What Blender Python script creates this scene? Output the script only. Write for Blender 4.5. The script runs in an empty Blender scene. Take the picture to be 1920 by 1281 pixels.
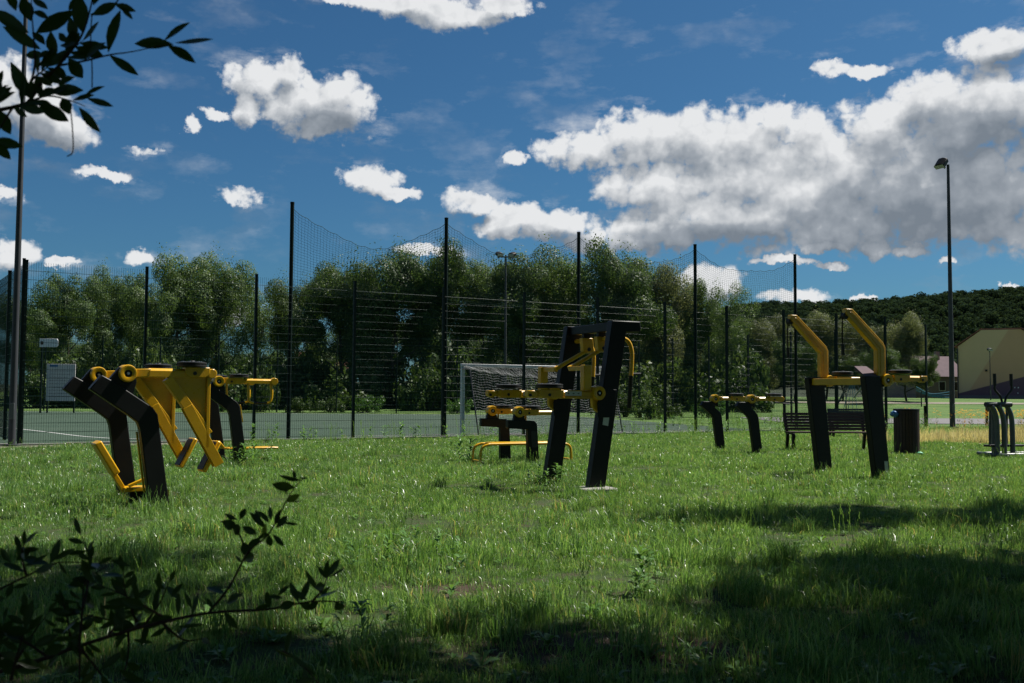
import bpy, bmesh, math, random
import numpy as np
from mathutils import Vector, Matrix, Euler
R = math.radians
scene = bpy.context.scene
COL = scene.collection

# ------------------------------------------------------------------ camera
cam_d = bpy.data.cameras.new('camera'); cam = bpy.data.objects.new('camera', cam_d); COL.objects.link(cam)
cam_d.sensor_width = 36.0; cam_d.lens = 35.0; cam_d.clip_start = 0.05; cam_d.clip_end = 8000
cam.location = (0, 0, 1.2)
cam.rotation_euler = (Euler((R(93.05), 0, 0)).to_matrix() @ Matrix.Rotation(R(0.35), 3, 'Z')).to_euler()
cam_d.dof.use_dof = True; cam_d.dof.focus_distance = 13.0; cam_d.dof.aperture_fstop = 8.0   # the twigs close by are a little soft
scene.camera = cam

# ------------------------------------------------------------------ render look
scene.view_settings.view_transform = 'Standard'; scene.view_settings.look = 'None'
scene.view_settings.exposure = 0.85; scene.view_settings.gamma = 1.0; scene.view_settings.use_curve_mapping = False
scene.cycles.use_adaptive_sampling = True; scene.cycles.adaptive_threshold = 0.015
scene.cycles.use_denoising = True
scene.cycles.max_bounces = 6; scene.cycles.diffuse_bounces = 3; scene.cycles.transparent_max_bounces = 12
scene.cycles.transmission_bounces = 4; scene.cycles.caustics_reflective = False; scene.cycles.caustics_refractive = False

# ------------------------------------------------------------------ sun: high, to the right and a little ahead
SUN_EL, SUN_AZ = 55.0, 60.0            # degrees; azimuth clockwise from the view direction +Y
sd = Vector((math.sin(R(SUN_AZ))*math.cos(R(SUN_EL)), math.cos(R(SUN_AZ))*math.cos(R(SUN_EL)), math.sin(R(SUN_EL))))
sun_d = bpy.data.lights.new('sun', 'SUN'); sun_d.energy = 5.0; sun_d.angle = R(0.53); sun_d.color = (1.0, 0.955, 0.87)
sun = bpy.data.objects.new('sun', sun_d); COL.objects.link(sun)
sun.rotation_euler = sd.to_track_quat('Z', 'Y').to_euler(); sun.location = (30, 20, 40)

# ------------------------------------------------------------------ world: Nishita sky with cumulus clouds in direction space
# each cloud lobe: azimuth, tan(elevation), half width, half height
CLOUDS = [(-0.2569, 0.3084, 0.0359, 0.0224), (-0.2237, 0.3165, 0.0234, 0.0189), (-0.2154, 0.2902, 0.0418, 0.0242), (-0.1708, 0.2849, 0.0361, 0.0326), (-0.1942, 0.2646, 0.0315, 0.0151), (-0.2614, 0.2787, 0.0204, 0.0186), (-0.1109, 0.4006, 0.0651, 0.0155), (-0.0621, 0.3926, 0.06, 0.02), (-0.0076, 0.3992, 0.0382, 0.0123), (-0.1964, 0.4013, 0.0477, 0.0087), (-0.4558, 0.2603, 0.047, 0.037), (-0.4286, 0.2413, 0.0319, 0.0189), (-0.4825, 0.281, 0.0347, 0.0244), (-0.3589, 0.2335, 0.0201, 0.0056), (-0.3887, 0.2037, 0.0243, 0.0061), (-0.2673, 0.1931, 0.0162, 0.0105), (-0.146, 0.2156, 0.0319, 0.0151), (-0.1167, 0.2041, 0.0241, 0.0076), (-0.2964, 0.2678, 0.015, 0.0068), (-0.467, 0.1221, 0.0239, 0.0203), (-0.4298, 0.1212, 0.0157, 0.0049), (-0.4774, 0.1818, 0.015, 0.0058), (-0.3208, 0.2551, 0.0088, 0.0083), (-0.0441, 0.1965, 0.0389, 0.0153), (0.0019, 0.179, 0.0378, 0.0153), (0.0397, 0.1726, 0.0484, 0.0185), (0.0694, 0.1589, 0.0321, 0.0174), (-0.0142, 0.1697, 0.027, 0.0141), (0.0691, 0.2499, 0.043, 0.0247), (0.1228, 0.2576, 0.0583, 0.0317), (0.1811, 0.2514, 0.0673, 0.0389), (0.233, 0.2532, 0.0606, 0.0385), (0.2835, 0.2302, 0.0684, 0.0464), (0.1494, 0.2119, 0.0783, 0.0243), (0.2068, 0.1807, 0.0936, 0.0331), (0.1545, 0.1617, 0.0677, 0.0193), (0.2579, 0.1683, 0.0789, 0.0305), (0.3374, 0.2163, 0.0704, 0.0465), (0.3619, 0.2555, 0.0512, 0.0329), (0.4042, 0.2717, 0.0582, 0.0334), (0.4535, 0.2635, 0.0637, 0.047), (0.4259, 0.2093, 0.0902, 0.0574), (0.4694, 0.176, 0.0704, 0.0438), (0.356, 0.1664, 0.0692, 0.0245), (0.4206, 0.1575, 0.0738, 0.0209), (0.1281, 0.1557, 0.0327, 0.0129), (0.2833, 0.204, 0.1059, 0.0499), (0.3799, 0.1928, 0.0854, 0.0482), (0.243, 0.2112, 0.0846, 0.0452), (0.456, 0.1576, 0.0632, 0.0293), (0.3125, 0.1634, 0.0853, 0.0233), (0.4389, 0.1834, 0.097, 0.0569), (0.3418, 0.1774, 0.0969, 0.0385), (0.4175, 0.2451, 0.0702, 0.0402), (0.0043, 0.2435, 0.0092, 0.011), (0.4502, 0.3222, 0.0347, 0.0189), (0.3142, 0.3172, 0.0225, 0.0105), (0.3473, 0.3149, 0.0201, 0.0078), (0.358, 0.1444, 0.0132, 0.0122), (0.387, 0.1389, 0.0138, 0.007), (0.3123, 0.1443, 0.0266, 0.0062), (0.3146, 0.1262, 0.0165, 0.0052), (0.2727, 0.1312, 0.0297, 0.0042), (0.2039, 0.1091, 0.0384, 0.0223), (0.2774, 0.0946, 0.0306, 0.0088), (0.3336, 0.0943, 0.0153, 0.0046), (0.4101, 0.1218, 0.0068, 0.004), (0.4636, 0.0983, 0.0086, 0.0029), (-0.2726, 0.081, 0.02, 0.0166), (-0.3633, 0.1235, 0.0166, 0.0081), (-0.0866, 0.1442, 0.0322, 0.0065), (0.3828, 0.4079, 0.0552, 0.0155), (-0.3497, 0.4508, 0.0795, 0.0263), (0.074, 0.4924, 0.1185, 0.0337)]
GREYS = [(0.3981, 0.1714, 0.1049, 0.0427), (0.1964, 0.1517, 0.0964, 0.0192), (0.4483, 0.2171, 0.0721, 0.0544), (0.0479, 0.1563, 0.0429, 0.0152), (-0.1941, 0.2592, 0.0368, 0.0119), (-0.4416, 0.2274, 0.0498, 0.0148), (-0.0439, 0.1802, 0.027, 0.0065), (0.4631, 0.3093, 0.0258, 0.0109)]
world = bpy.data.worlds.new('World'); scene.world = world; world.use_nodes = True

class NT:
    """tiny helper for writing node trees"""
    def __init__(s, tree): s.t = tree; s.t.nodes.clear()
    def n(s, kind, **kw):
        nd = s.t.nodes.new(kind)
        for k, v in kw.items(): setattr(nd, k, v)
        return nd
    def put(s, sock, v):
        if isinstance(v, bpy.types.NodeSocket): s.t.links.new(v, sock)
        elif v is not None: sock.default_value = v
    def m(s, op, a, b=None, c=None, clamp=False):
        nd = s.n('ShaderNodeMath', operation=op, use_clamp=clamp)
        for i, v in enumerate((a, b, c)):
            if v is not None: s.put(nd.inputs[i], v)
        return nd.outputs[0]
    def v(s, op, a, b=None, c=None, out=0):
        nd = s.n('ShaderNodeVectorMath', operation=op)
        for i, x in enumerate((a, b, c)):
            if x is not None: s.put(nd.inputs[i], x)
        return nd.outputs['Value'] if op in ('LENGTH', 'DOT_PRODUCT', 'DISTANCE') else nd.outputs[0]
    def rng(s, x, a, b, c=0.0, d=1.0, smooth=False):
        nd = s.n('ShaderNodeMapRange', interpolation_type='SMOOTHSTEP' if smooth else 'LINEAR')
        s.put(nd.inputs['Value'], x)
        for k, q in zip(('From Min', 'From Max', 'To Min', 'To Max'), (a, b, c, d)): s.put(nd.inputs[k], q)
        return nd.outputs['Result']
    def mix(s, f, a, b, blend='MIX'):
        nd = s.n('ShaderNodeMix', data_type='RGBA', blend_type=blend)
        s.put(nd.inputs['Factor'], f); s.put(nd.inputs[6], a); s.put(nd.inputs[7], b)
        return nd.outputs[2]
    def noise(s, vec, scale, detail=3, rough=0.55, dim='3D', dist=0.0, col=False):
        nd = s.n('ShaderNodeTexNoise', noise_dimensions=dim)
        if vec is not None: s.put(nd.inputs['Vector'], vec)
        nd.inputs['Scale'].default_value = scale; nd.inputs['Detail'].default_value = detail
        nd.inputs['Roughness'].default_value = rough; nd.inputs['Distortion'].default_value = dist
        return nd.outputs['Color'] if col else nd.outputs[0]

def rgb(r, g, b): return (r, g, b, 1.0)

def lobe_group(name, lobes, warp1, warp2, rough):
    """node group: sky coordinate -> signed cloud thickness (largest of the warped lobes plus billow noise)"""
    g = bpy.data.node_groups.new(name, 'ShaderNodeTree')
    g.interface.new_socket('Coord', in_out='INPUT', socket_type='NodeSocketVector')
    g.interface.new_socket('Thickness', in_out='OUTPUT', socket_type='NodeSocketFloat')
    b = NT(g); gi = b.n('NodeGroupInput'); go = b.n('NodeGroupOutput')
    q = gi.outputs[0]
    w = b.v('SUBTRACT', b.noise(q, 11.0, 2, 0.5, '2D', col=True), (0.5, 0.5, 0.5))
    p = b.v('MULTIPLY_ADD', w, (warp1, warp1*0.7, 0), q)
    if rough:
        w2 = b.v('SUBTRACT', b.noise(q, 45.0, 4, 0.65, '2D', col=True), (0.5, 0.5, 0.5))
        p = b.v('MULTIPLY_ADD', w2, (warp2, warp2*0.8, 0), p)
    p = b.v('MULTIPLY', p, (1, 1, 0))
    # three lobes at a time, one in each vector component
    sx = b.n('ShaderNodeSeparateXYZ'); b.put(sx.inputs[0], p)
    def spread(x):
        c = b.n('ShaderNodeCombineXYZ')
        for i in range(3): b.put(c.inputs[i], x)
        return c.outputs[0]
    U, W = spread(sx.outputs[0]), spread(sx.outputs[1]); best = None
    lobes = list(lobes) + [lobes[-1]]*(-len(lobes) % 3)
    for i in range(0, len(lobes), 3):
        t = lobes[i:i+3]
        X = b.v('MULTIPLY_ADD', U, tuple(1/l[2] for l in t), tuple(-l[0]/l[2] for l in t))
        Yv = b.v('MULTIPLY_ADD', W, tuple(1/l[3] for l in t), tuple(-l[1]/l[3] for l in t))
        L = b.v('MULTIPLY_ADD', Yv, Yv, b.v('MULTIPLY', X, X))
        best = L if best is None else b.v('MINIMUM', best, L)
    sm = b.n('ShaderNodeSeparateXYZ'); b.put(sm.inputs[0], best)
    d = b.m('SUBTRACT', 1.0, b.m('MINIMUM', b.m('MINIMUM', sm.outputs[0], sm.outputs[1]), sm.outputs[2]))
    d = b.m('MAXIMUM', d, -1.6)
    if rough:
        fb = b.noise(q, 24.0, 3, 0.5, '2D')
        d = b.m('ADD', d, b.m('MULTIPLY', b.m('SUBTRACT', fb, 0.45), 1.5))
    b.put(go.inputs[0], d)
    return g

def build_world():
    b = NT(world.node_tree); out = b.n('ShaderNodeOutputWorld')
    tc = b.n('ShaderNodeTexCoord'); D = tc.outputs['Generated']
    sp = b.n('ShaderNodeSeparateXYZ'); b.put(sp.inputs[0], D)
    sky = b.n('ShaderNodeTexSky', sky_type='NISHITA'); sky.sun_disc = False
    sky.sun_elevation = R(SUN_EL); sky.sun_rotation = R(SUN_AZ)
    sky.altitude = 300; sky.air_density = 1.0; sky.dust_density = 1.1; sky.ozone_density = 3.0
    az = b.m('ARCTAN2', sp.outputs[0], sp.outputs[1])
    # the same cloud field carries on all the way round, mirrored every 64 degrees so it has no seam
    az = b.m('SUBTRACT', b.m('PINGPONG', b.m('ADD', az, R(32)), R(64)), R(32))
    hyp = b.m('SQRT', b.m('ADD', b.m('MULTIPLY', sp.outputs[0], sp.outputs[0]), b.m('MULTIPLY', sp.outputs[1], sp.outputs[1])))
    el = b.m('DIVIDE', sp.outputs[2], b.m('MAXIMUM', hyp, 0.05))
    cb = b.n('ShaderNodeCombineXYZ'); b.put(cb.inputs[0], az); b.put(cb.inputs[1], el)
    q = cb.outputs[0]
    G1 = lobe_group('cloud_thickness', CLOUDS, 0.030, 0.022, True)
    G2 = lobe_group('cloud_grey', GREYS, 0.06, 0.03, False)
    def ev(G, vec):
        nd = b.n('ShaderNodeGroup'); nd.node_tree = G; b.put(nd.inputs[0], vec); return nd.outputs[0]
    d0 = ev(G1, q); d1 = ev(G1, b.v('ADD', q, (0.004, 0.020, 0)))
    gr = b.rng(ev(G2, q), -0.9, 1.0, 0, 1, True)
    # billows: small bulges bite into the outline and carry their own little tops
    wv = b.v('SUBTRACT', b.noise(q, 60.0, 2, 0.6, '2D', col=True), (0.5, 0.5, 0.5))
    vo = b.n('ShaderNodeTexVoronoi', voronoi_dimensions='2D', feature='F1'); b.put(vo.inputs['Vector'], b.v('MULTIPLY_ADD', wv, (0.014, 0.014, 0), q))
    vo.inputs['Scale'].default_value = 52.0; vo.inputs['Detail'].default_value = 1.4; vo.inputs['Roughness'].default_value = 0.55
    fine = b.m('SUBTRACT', b.noise(q, 70.0, 5, 0.62, '2D'), 0.5)
    bil = b.m('SUBTRACT', 0.45, vo.outputs['Distance'])
    df = b.m('ADD', d0, b.m('ADD', b.m('MULTIPLY', bil, 0.65), b.m('MULTIPLY', fine, 1.0)))
    mask = b.rng(df, -0.28, 0.50, 0, 1, True)
    wisp = b.m('MULTIPLY', b.rng(b.noise(b.v('MULTIPLY', q, (1.0, 2.3, 0)), 9.0, 7, 0.62, '2D'), 0.52, 0.80), b.rng(d0, -1.6, 0.2, 0.15, 0.80))
    mask = b.m('MAXIMUM', mask, wisp)
    lit = b.rng(b.m('SUBTRACT', d0, d1), -0.75, 0.60, 0, 1)
    thick = b.rng(df, 0.1, 1.3, 0, 1)
    lum = b.m('ADD', b.m('MULTIPLY', lit, 0.74), 0.40)
    lum = b.m('ADD', lum, b.m('ADD', b.m('MULTIPLY', bil, 0.30), b.m('MULTIPLY', fine, 0.30)))
    lum = b.m('SUBTRACT', lum, b.m('MULTIPLY', gr, 0.44))
    lum = b.m('SUBTRACT', lum, b.m('MULTIPLY', thick, 0.16), clamp=True)
    ramp = b.n('ShaderNodeValToRGB'); b.put(ramp.inputs[0], lum); cr = ramp.color_ramp
    cr.elements[0].position = 0.05; cr.elements[0].color = rgb(2.1, 2.5, 3.0)
    cr.elements[1].position = 0.95; cr.elements[1].color = rgb(8.8, 8.95, 9.1)
    e = cr.elements.new(0.45); e.color = rgb(3.7, 4.1, 4.6)
    skyc = b.mix(1.0, sky.outputs[0], SKY_TINT, 'MULTIPLY')
    col = b.mix(b.m('MULTIPLY', mask, b.rng(sp.outputs[2], -0.01, 0.03)), skyc, ramp.outputs[0])
    bg = b.n('ShaderNodeBackground'); b.put(bg.inputs[0], col); bg.inputs[1].default_value = 0.05
    b.put(out.inputs[0], bg.outputs[0])
    world.cycles.sampling_method = 'MANUAL'; world.cycles.sample_map_resolution = 256
SKY_TINT = rgb(0.27, 0.54, 0.70)
build_world()

# ================================================================== helpers
def tag(o, label=None, cat=None, group=None, kind=None):
    if label: o['label'] = label
    if cat: o['category'] = cat
    if group: o['group'] = group
    if kind: o['kind'] = kind
    return o
def empty(name, loc=(0, 0, 0), rz=0.0, **kw):
    o = bpy.data.objects.new(name, None); COL.objects.link(o); o.location = loc; o.rotation_euler = (0, 0, rz)
    o.empty_display_size = 0.2
    return tag(o, **kw)
def link(name, me, mat=None, parent=None, loc=None, rot=None, scl=None):
    o = bpy.data.objects.new(name, me); COL.objects.link(o)
    if mat is not None and len(me.materials) == 0: me.materials.append(mat)
    if parent is not None: o.parent = parent
    if loc is not None: o.location = loc
    if rot is not None: o.rotation_euler = rot
    if scl is not None: o.scale = scl if hasattr(scl, '__len__') else (scl,)*3
    return o
def copy_tree(o, parent=None, **kw):
    c = o.copy(); COL.objects.link(c); c.parent = parent
    for ch in list(o.children): copy_tree(ch, c)
    return tag(c, **kw)

class MB:
    """collects faces; build() links them as ONE mesh object"""
    def __init__(s): s.v = []; s.f = []
    def add(s, vs, fs):
        k = len(s.v); s.v += [tuple(x) for x in vs]; s.f += [tuple(i+k for i in f) for f in fs]; return s
    def prism(s, poly, y0, y1):
        """polygon in local x-z, thick along y"""
        n = len(poly); vs = [(x, y0, z) for x, z in poly] + [(x, y1, z) for x, z in poly]
        fs = [tuple(range(n)), tuple(range(2*n-1, n-1, -1))] + [(i, i+n, (i+1) % n+n, (i+1) % n) for i in range(n)]
        return s.add(vs, fs)
    def plan(s, poly, z0, z1):
        n = len(poly); vs = [(x, y, z0) for x, y in poly] + [(x, y, z1) for x, y in poly]
        fs = [tuple(range(n-1, -1, -1)), tuple(range(n, 2*n))] + [(i, (i+1) % n, (i+1) % n+n, i+n) for i in range(n)]
        return s.add(vs, fs)
    def box(s, x0, x1, y0, y1, z0, z1): return s.plan([(x0, y0), (x1, y0), (x1, y1), (x0, y1)], z0, z1)
    def bar(s, p, q, w, h, up=(0, 0, 1)):
        """box of section w x h from p to q"""
        p = Vector(p); q = Vector(q); t = (q-p).normalized(); u = Vector(up)
        if abs(t.dot(u)) > 0.98: u = Vector((1, 0, 0))
        a = t.cross(u).normalized(); c = a.cross(t)
        vs = []
        for e in (p, q):
            for sa, sc in ((-1, -1), (1, -1), (1, 1), (-1, 1)): vs.append(e + a*(sa*w/2) + c*(sc*h/2))
        return s.add(vs, [(0, 3, 2, 1), (4, 5, 6, 7), (0, 1, 5, 4), (1, 2, 6, 5), (2, 3, 7, 6), (3, 0, 4, 7)])
    def tube(s, pts, r, n=10, caps=True):
        pts = [Vector(p) for p in pts]; m = len(pts)
        rs = r if hasattr(r, '__len__') else [r]*m
        t0 = (pts[1]-pts[0]).normalized(); u = Vector((0, 0, 1)) if abs(t0.z) < 0.9 else Vector((1, 0, 0))
        a = t0.cross(u).normalized(); vs = []; fs = []
        for i, p in enumerate(pts):
            t = (pts[min(i+1, m-1)]-pts[max(i-1, 0)]).normalized()
            a = (a - t*a.dot(t)).normalized(); c = t.cross(a)
            for k in range(n):
                th = 2*math.pi*k/n; vs.append(p + a*(math.cos(th)*rs[i]) + c*(math.sin(th)*rs[i]))
        for i in range(m-1):
            for k in range(n):
                k2 = (k+1) % n; fs.append((i*n+k, i*n+k2, (i+1)*n+k2, (i+1)*n+k))
        if caps: fs += [tuple(range(n-1, -1, -1)), tuple(range((m-1)*n, m*n))]
        return s.add(vs, fs)
    def disc(s, p, q, r, n=28): return s.tube([p, q], r, n)
    def lathe(s, prof, n=28, axis='z', at=(0, 0, 0)):
        vs = []; fs = []; m = len(prof)
        for (r, h) in prof:
            for k in range(n):
                th = 2*math.pi*k/n; x, y = math.cos(th)*r, math.sin(th)*r
                w = (x, y, h) if axis == 'z' else (x, h, y)
                vs.append((w[0]+at[0], w[1]+at[1], w[2]+at[2]))
        for i in range(m-1):
            for k in range(n):
                k2 = (k+1) % n; f = (i*n+k, i*n+k2, (i+1)*n+k2, (i+1)*n+k)
                fs.append(f if axis == 'z' else f[::-1])
        return s.add(vs, fs)
    def mesh(s, name, smooth=True, ang=38):
        me = bpy.data.meshes.new(name); me.from_pydata(s.v, [], s.f); me.update()
        bm = bmesh.new(); bm.from_mesh(me); bmesh.ops.recalc_face_normals(bm, faces=bm.faces); bm.to_mesh(me); bm.free()
        if smooth: me.shade_smooth(); me.set_sharp_from_angle(angle=R(ang))
        return me
    def build(s, name, mat, parent=None, bevel=0.0, smooth=True, label=None):
        o = link(name, s.mesh(name, smooth), mat, parent)
        if bevel:
            md = o.modifiers.new('bevel', 'BEVEL'); md.width = bevel; md.segments = 2; md.limit_method = 'ANGLE'; md.angle_limit = R(35)
        if label: o['label'] = label
        return o

def curve_pts(pts, n=6):
    """Catmull-Rom through pts"""
    P = [Vector(p) for p in pts]; P = [P[0]*2-P[1]] + P + [P[-1]*2-P[-2]]; out = []
    for i in range(1, len(P)-2):
        for k in range(n):
            t = k/n; a, b, c, d = P[i-1], P[i], P[i+1], P[i+2]
            out.append(0.5*((2*b)+(c-a)*t+(2*a-5*b+4*c-d)*t*t+(3*b-a-3*c+d)*t**3))
    out.append(P[-2]); return out

def np_mesh(name, V, F, mat=None, attrs=None):
    """fast mesh from arrays: V (n,3), F (m,k) all faces of one size, or a list of such arrays"""
    V = np.asarray(V, np.float32); Fs = F if (isinstance(F, list) and len(F) and hasattr(F[0], 'shape')) else [F]
    Fs = [np.asarray(f, np.int32) for f in Fs if len(f)]
    me = bpy.data.meshes.new(name); me.vertices.add(len(V)); me.vertices.foreach_set('co', V.ravel())
    nl = sum(f.size for f in Fs); me.loops.add(nl); me.loops.foreach_set('vertex_index', np.concatenate([f.ravel() for f in Fs]))
    sizes = np.concatenate([np.full(len(f), f.shape[1], np.int32) for f in Fs])
    me.polygons.add(len(sizes)); st = np.concatenate([[0], np.cumsum(sizes)[:-1]]).astype(np.int32)
    me.polygons.foreach_set('loop_start', st)
    for nm, (typ, dom, dat) in (attrs or {}).items():
        at = me.attributes.new(nm, typ, dom); dat = np.asarray(dat)
        at.data.foreach_set('vector' if typ == 'FLOAT_VECTOR' else 'value', dat.ravel())
    me.update(calc_edges=True); me.validate()
    if mat: me.materials.append(mat)
    return me

# ------------------------------------------------------------------ materials
MATS = {}
def material(name):
    m = bpy.data.materials.new(name); m.use_nodes = True; MATS[name] = m
    b = NT(m.node_tree); out = b.n('ShaderNodeOutputMaterial'); return m, b, out
def principled(b, out, base, rough=0.5, metal=0.0, spec=0.5, normal=None):
    p = b.n('ShaderNodeBsdfPrincipled'); b.put(p.inputs['Base Color'], base); b.put(p.inputs['Roughness'], rough)
    p.inputs['Metallic'].default_value = metal; p.inputs['Specular IOR Level'].default_value = spec
    if normal is not None: b.put(p.inputs['Normal'], normal)
    b.put(out.inputs[0], p.outputs[0]); return p
def bump(b, h, strength=0.3, dist=0.01):
    nd = b.n('ShaderNodeBump'); nd.inputs['Strength'].default_value = strength; nd.inputs['Distance'].default_value = dist
    b.put(nd.inputs['Height'], h); return nd.outputs[0]
def paint(name, c, c2, rough=0.45, scale=6.0, spec=0.5, metal=0.0, dirt=0.0):
    """painted or powder-coated surface: faint cloudiness, scuffs and a fine orange-peel relief"""
    m, b, out = material(name); tc = b.n('ShaderNodeTexCoord').outputs['Object']
    n1 = b.rng(b.noise(tc, scale, 5, 0.6), 0.35, 0.7); n2 = b.noise(tc, scale*9, 3, 0.6)
    col = b.mix(n1, rgb(*c), rgb(*c2))
    if dirt:
        n3 = b.rng(b.noise(tc, scale*2.3, 6, 0.7), 0.58, 0.75)
        col = b.mix(b.m('MULTIPLY', n3, dirt), col, rgb(0.10, 0.09, 0.07))
    rg = b.m('ADD', rough-0.08, b.m('MULTIPLY', n2, 0.2))
    principled(b, out, col, rg, metal, spec, bump(b, b.noise(tc, 160, 2), 0.06, 0.004))
    return m
paint('yellow', (0.62, 0.345, 0.004), (0.53, 0.280, 0.004), 0.28, 5, 0.45, dirt=0.10)
paint('anthracite', (0.0052, 0.0054, 0.0060), (0.0085, 0.0088, 0.0095), 0.45, 4, 0.24)
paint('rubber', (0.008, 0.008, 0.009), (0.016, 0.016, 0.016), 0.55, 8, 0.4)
paint('steel', (0.42, 0.43, 0.44), (0.32, 0.33, 0.34), 0.3, 12, 0.5, metal=1.0)
paint('galvanised', (0.045, 0.049, 0.056), (0.033, 0.036, 0.042), 0.55, 3, 0.35, metal=0.2, dirt=0.12)
paint('grey_tube', (0.085, 0.095, 0.10), (0.06, 0.07, 0.075), 0.4, 5, 0.5)
paint('fence_green', (0.003, 0.010, 0.0085), (0.0045, 0.014, 0.012), 0.5, 4, 0.12)
paint('wire_green', (0.006, 0.026, 0.021), (0.009, 0.034, 0.027), 0.5, 4, 0.15)
paint('net_green', (0.006, 0.03, 0.024), (0.008, 0.036, 0.03), 0.8, 4, 0.2)
paint('white_metal', (0.62, 0.63, 0.64), (0.5, 0.5, 0.5), 0.4, 5, 0.5, dirt=0.4)
paint('goal_net', (0.32, 0.33, 0.33), (0.26, 0.27, 0.27), 0.8, 5, 0.2)
paint('brown_wood', (0.030, 0.014, 0.010), (0.042, 0.020, 0.014), 0.55, 14, 0.4)
paint('concrete', (0.30, 0.29, 0.27), (0.21, 0.20, 0.185), 0.85, 7, 0.3, dirt=0.5)
paint('sticker', (0.55, 0.55, 0.55), (0.42, 0.42, 0.42), 0.4, 10, 0.5)
paint('ink', (0.02, 0.02, 0.02), (0.03, 0.03, 0.03), 0.5, 10, 0.3)
paint('board_grey', (0.50, 0.48, 0.46), (0.43, 0.41, 0.40), 0.5, 2, 0.4, dirt=0.25)
paint('board_blue', (0.03, 0.12, 0.26), (0.03, 0.10, 0.22), 0.5, 2, 0.4)
paint('bag_blue', (0.08, 0.22, 0.45), (0.05, 0.16, 0.36), 0.4, 6, 0.4)
paint('litter_green', (0.1, 0.5, 0.3), (0.08, 0.4, 0.25), 0.4, 6, 0.4)
paint('rope', (0.015, 0.012, 0.012), (0.02, 0.016, 0.016), 0.8, 30, 0.2)
paint('play_blue', (0.04, 0.2, 0.3), (0.03, 0.16, 0.26), 0.5, 6, 0.4)
paint('roof_tile', (0.30, 0.12, 0.10), (0.22, 0.09, 0.08), 0.8, 2, 0.2)
paint('dull_tile', (0.13, 0.095, 0.105), (0.105, 0.08, 0.088), 0.85, 2, 0.1)
paint('house_wall', (0.22, 0.17, 0.16), (0.18, 0.14, 0.135), 0.9, 1, 0.2)
paint('window_dark', (0.015, 0.017, 0.02), (0.02, 0.022, 0.025), 0.15, 1, 0.5)
paint('lamp_glass', (0.35, 0.36, 0.36), (0.3, 0.3, 0.3), 0.15, 4, 0.6)

def leafy(name, dark, mid, light, trans=0.35, rough=0.5, attr=None, patch=None, straw=None, spec=0.25):
    """foliage: colour varies leaf by leaf and plant by plant; part of the light passes through"""
    m, b, out = material(name)
    if attr:
        at = b.n('ShaderNodeAttribute', attribute_name=attr); t = at.outputs['Fac']
    else:
        t = b.n('ShaderNodeNewGeometry').outputs['Random Per Island']
    ob = b.n('ShaderNodeObjectInfo').outputs['Random']
    t2 = b.m('ADD', b.m('MULTIPLY', t, 0.75), b.m('MULTIPLY', ob, 0.25))
    rp = b.n('ShaderNodeValToRGB'); b.put(rp.inputs[0], t2); cr = rp.color_ramp
    cr.elements[0].position = 0.08; cr.elements[0].color = rgb(*dark)
    cr.elements[1].position = 0.88; cr.elements[1].color = rgb(*light)
    e = cr.elements.new(0.5); e.color = rgb(*mid)
    col = rp.outputs[0]
    if straw:
        e = cr.elements.new(0.95); e.color = rgb(*straw)
    if patch:
        pos = b.n('ShaderNodeNewGeometry').outputs['Position']
        col = b.mix(b.rng(b.noise(pos, patch[0], 4, 0.6), 0.35, 0.68), col, b.mix(1.0, col, rgb(*patch[1]), 'MULTIPLY'))
    p = b.n('ShaderNodeBsdfPrincipled'); b.put(p.inputs['Base Color'], col); p.inputs['Roughness'].default_value = rough
    p.inputs['Specular IOR Level'].default_value = spec
    tr = b.n('ShaderNodeBsdfTranslucent'); b.put(tr.inputs[0], b.mix(1.0, col, rgb(1.5, 1.45, 0.7), 'MULTIPLY'))
    mx = b.n('ShaderNodeMixShader'); mx.inputs[0].default_value = trans
    b.put(mx.inputs[1], p.outputs[0]); b.put(mx.inputs[2], tr.outputs[0]); b.put(out.inputs[0], mx.outputs[0])
    return m
leafy('grass', (0.046, 0.106, 0.030), (0.116, 0.242, 0.070), (0.262, 0.392, 0.168), 0.45, 0.30, 'tint', (0.55, (0.70, 0.72, 0.66)), (0.36, 0.31, 0.16), spec=0.5)
leafy('dry_grass', (0.30, 0.25, 0.16), (0.48, 0.42, 0.28), (0.62, 0.55, 0.38), 0.35, 0.6, 'tint')
leafy('weed', (0.045, 0.105, 0.026), (0.085, 0.18, 0.045), (0.14, 0.25, 0.07), 0.35, 0.4, 'tint')
leafy('flower_mix', (0.05, 0.09, 0.02), (0.55, 0.25, 0.01), (0.65, 0.33, 0.015), 0.3, 0.6, 'tint')
leafy('willow', (0.036, 0.070, 0.024), (0.072, 0.122, 0.042), (0.132, 0.188, 0.074), 0.38, 0.5)
leafy('alder', (0.027, 0.056, 0.018), (0.058, 0.100, 0.032), (0.104, 0.152, 0.054), 0.36, 0.5)
leafy('pale_willow', (0.055, 0.072, 0.038), (0.098, 0.120, 0.066), (0.155, 0.175, 0.102), 0.42, 0.5)
leafy('bush', (0.020, 0.042, 0.011), (0.040, 0.076, 0.019), (0.068, 0.110, 0.030), 0.30, 0.5)
leafy('far_wood', (0.014, 0.027, 0.017), (0.022, 0.038, 0.023), (0.032, 0.051, 0.030), 0.3, 0.9, spec=0.0)
leafy('shrub_leaf', (0.016, 0.034, 0.008), (0.024, 0.050, 0.010), (0.034, 0.066, 0.013), 0.25, 0.35)

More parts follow.
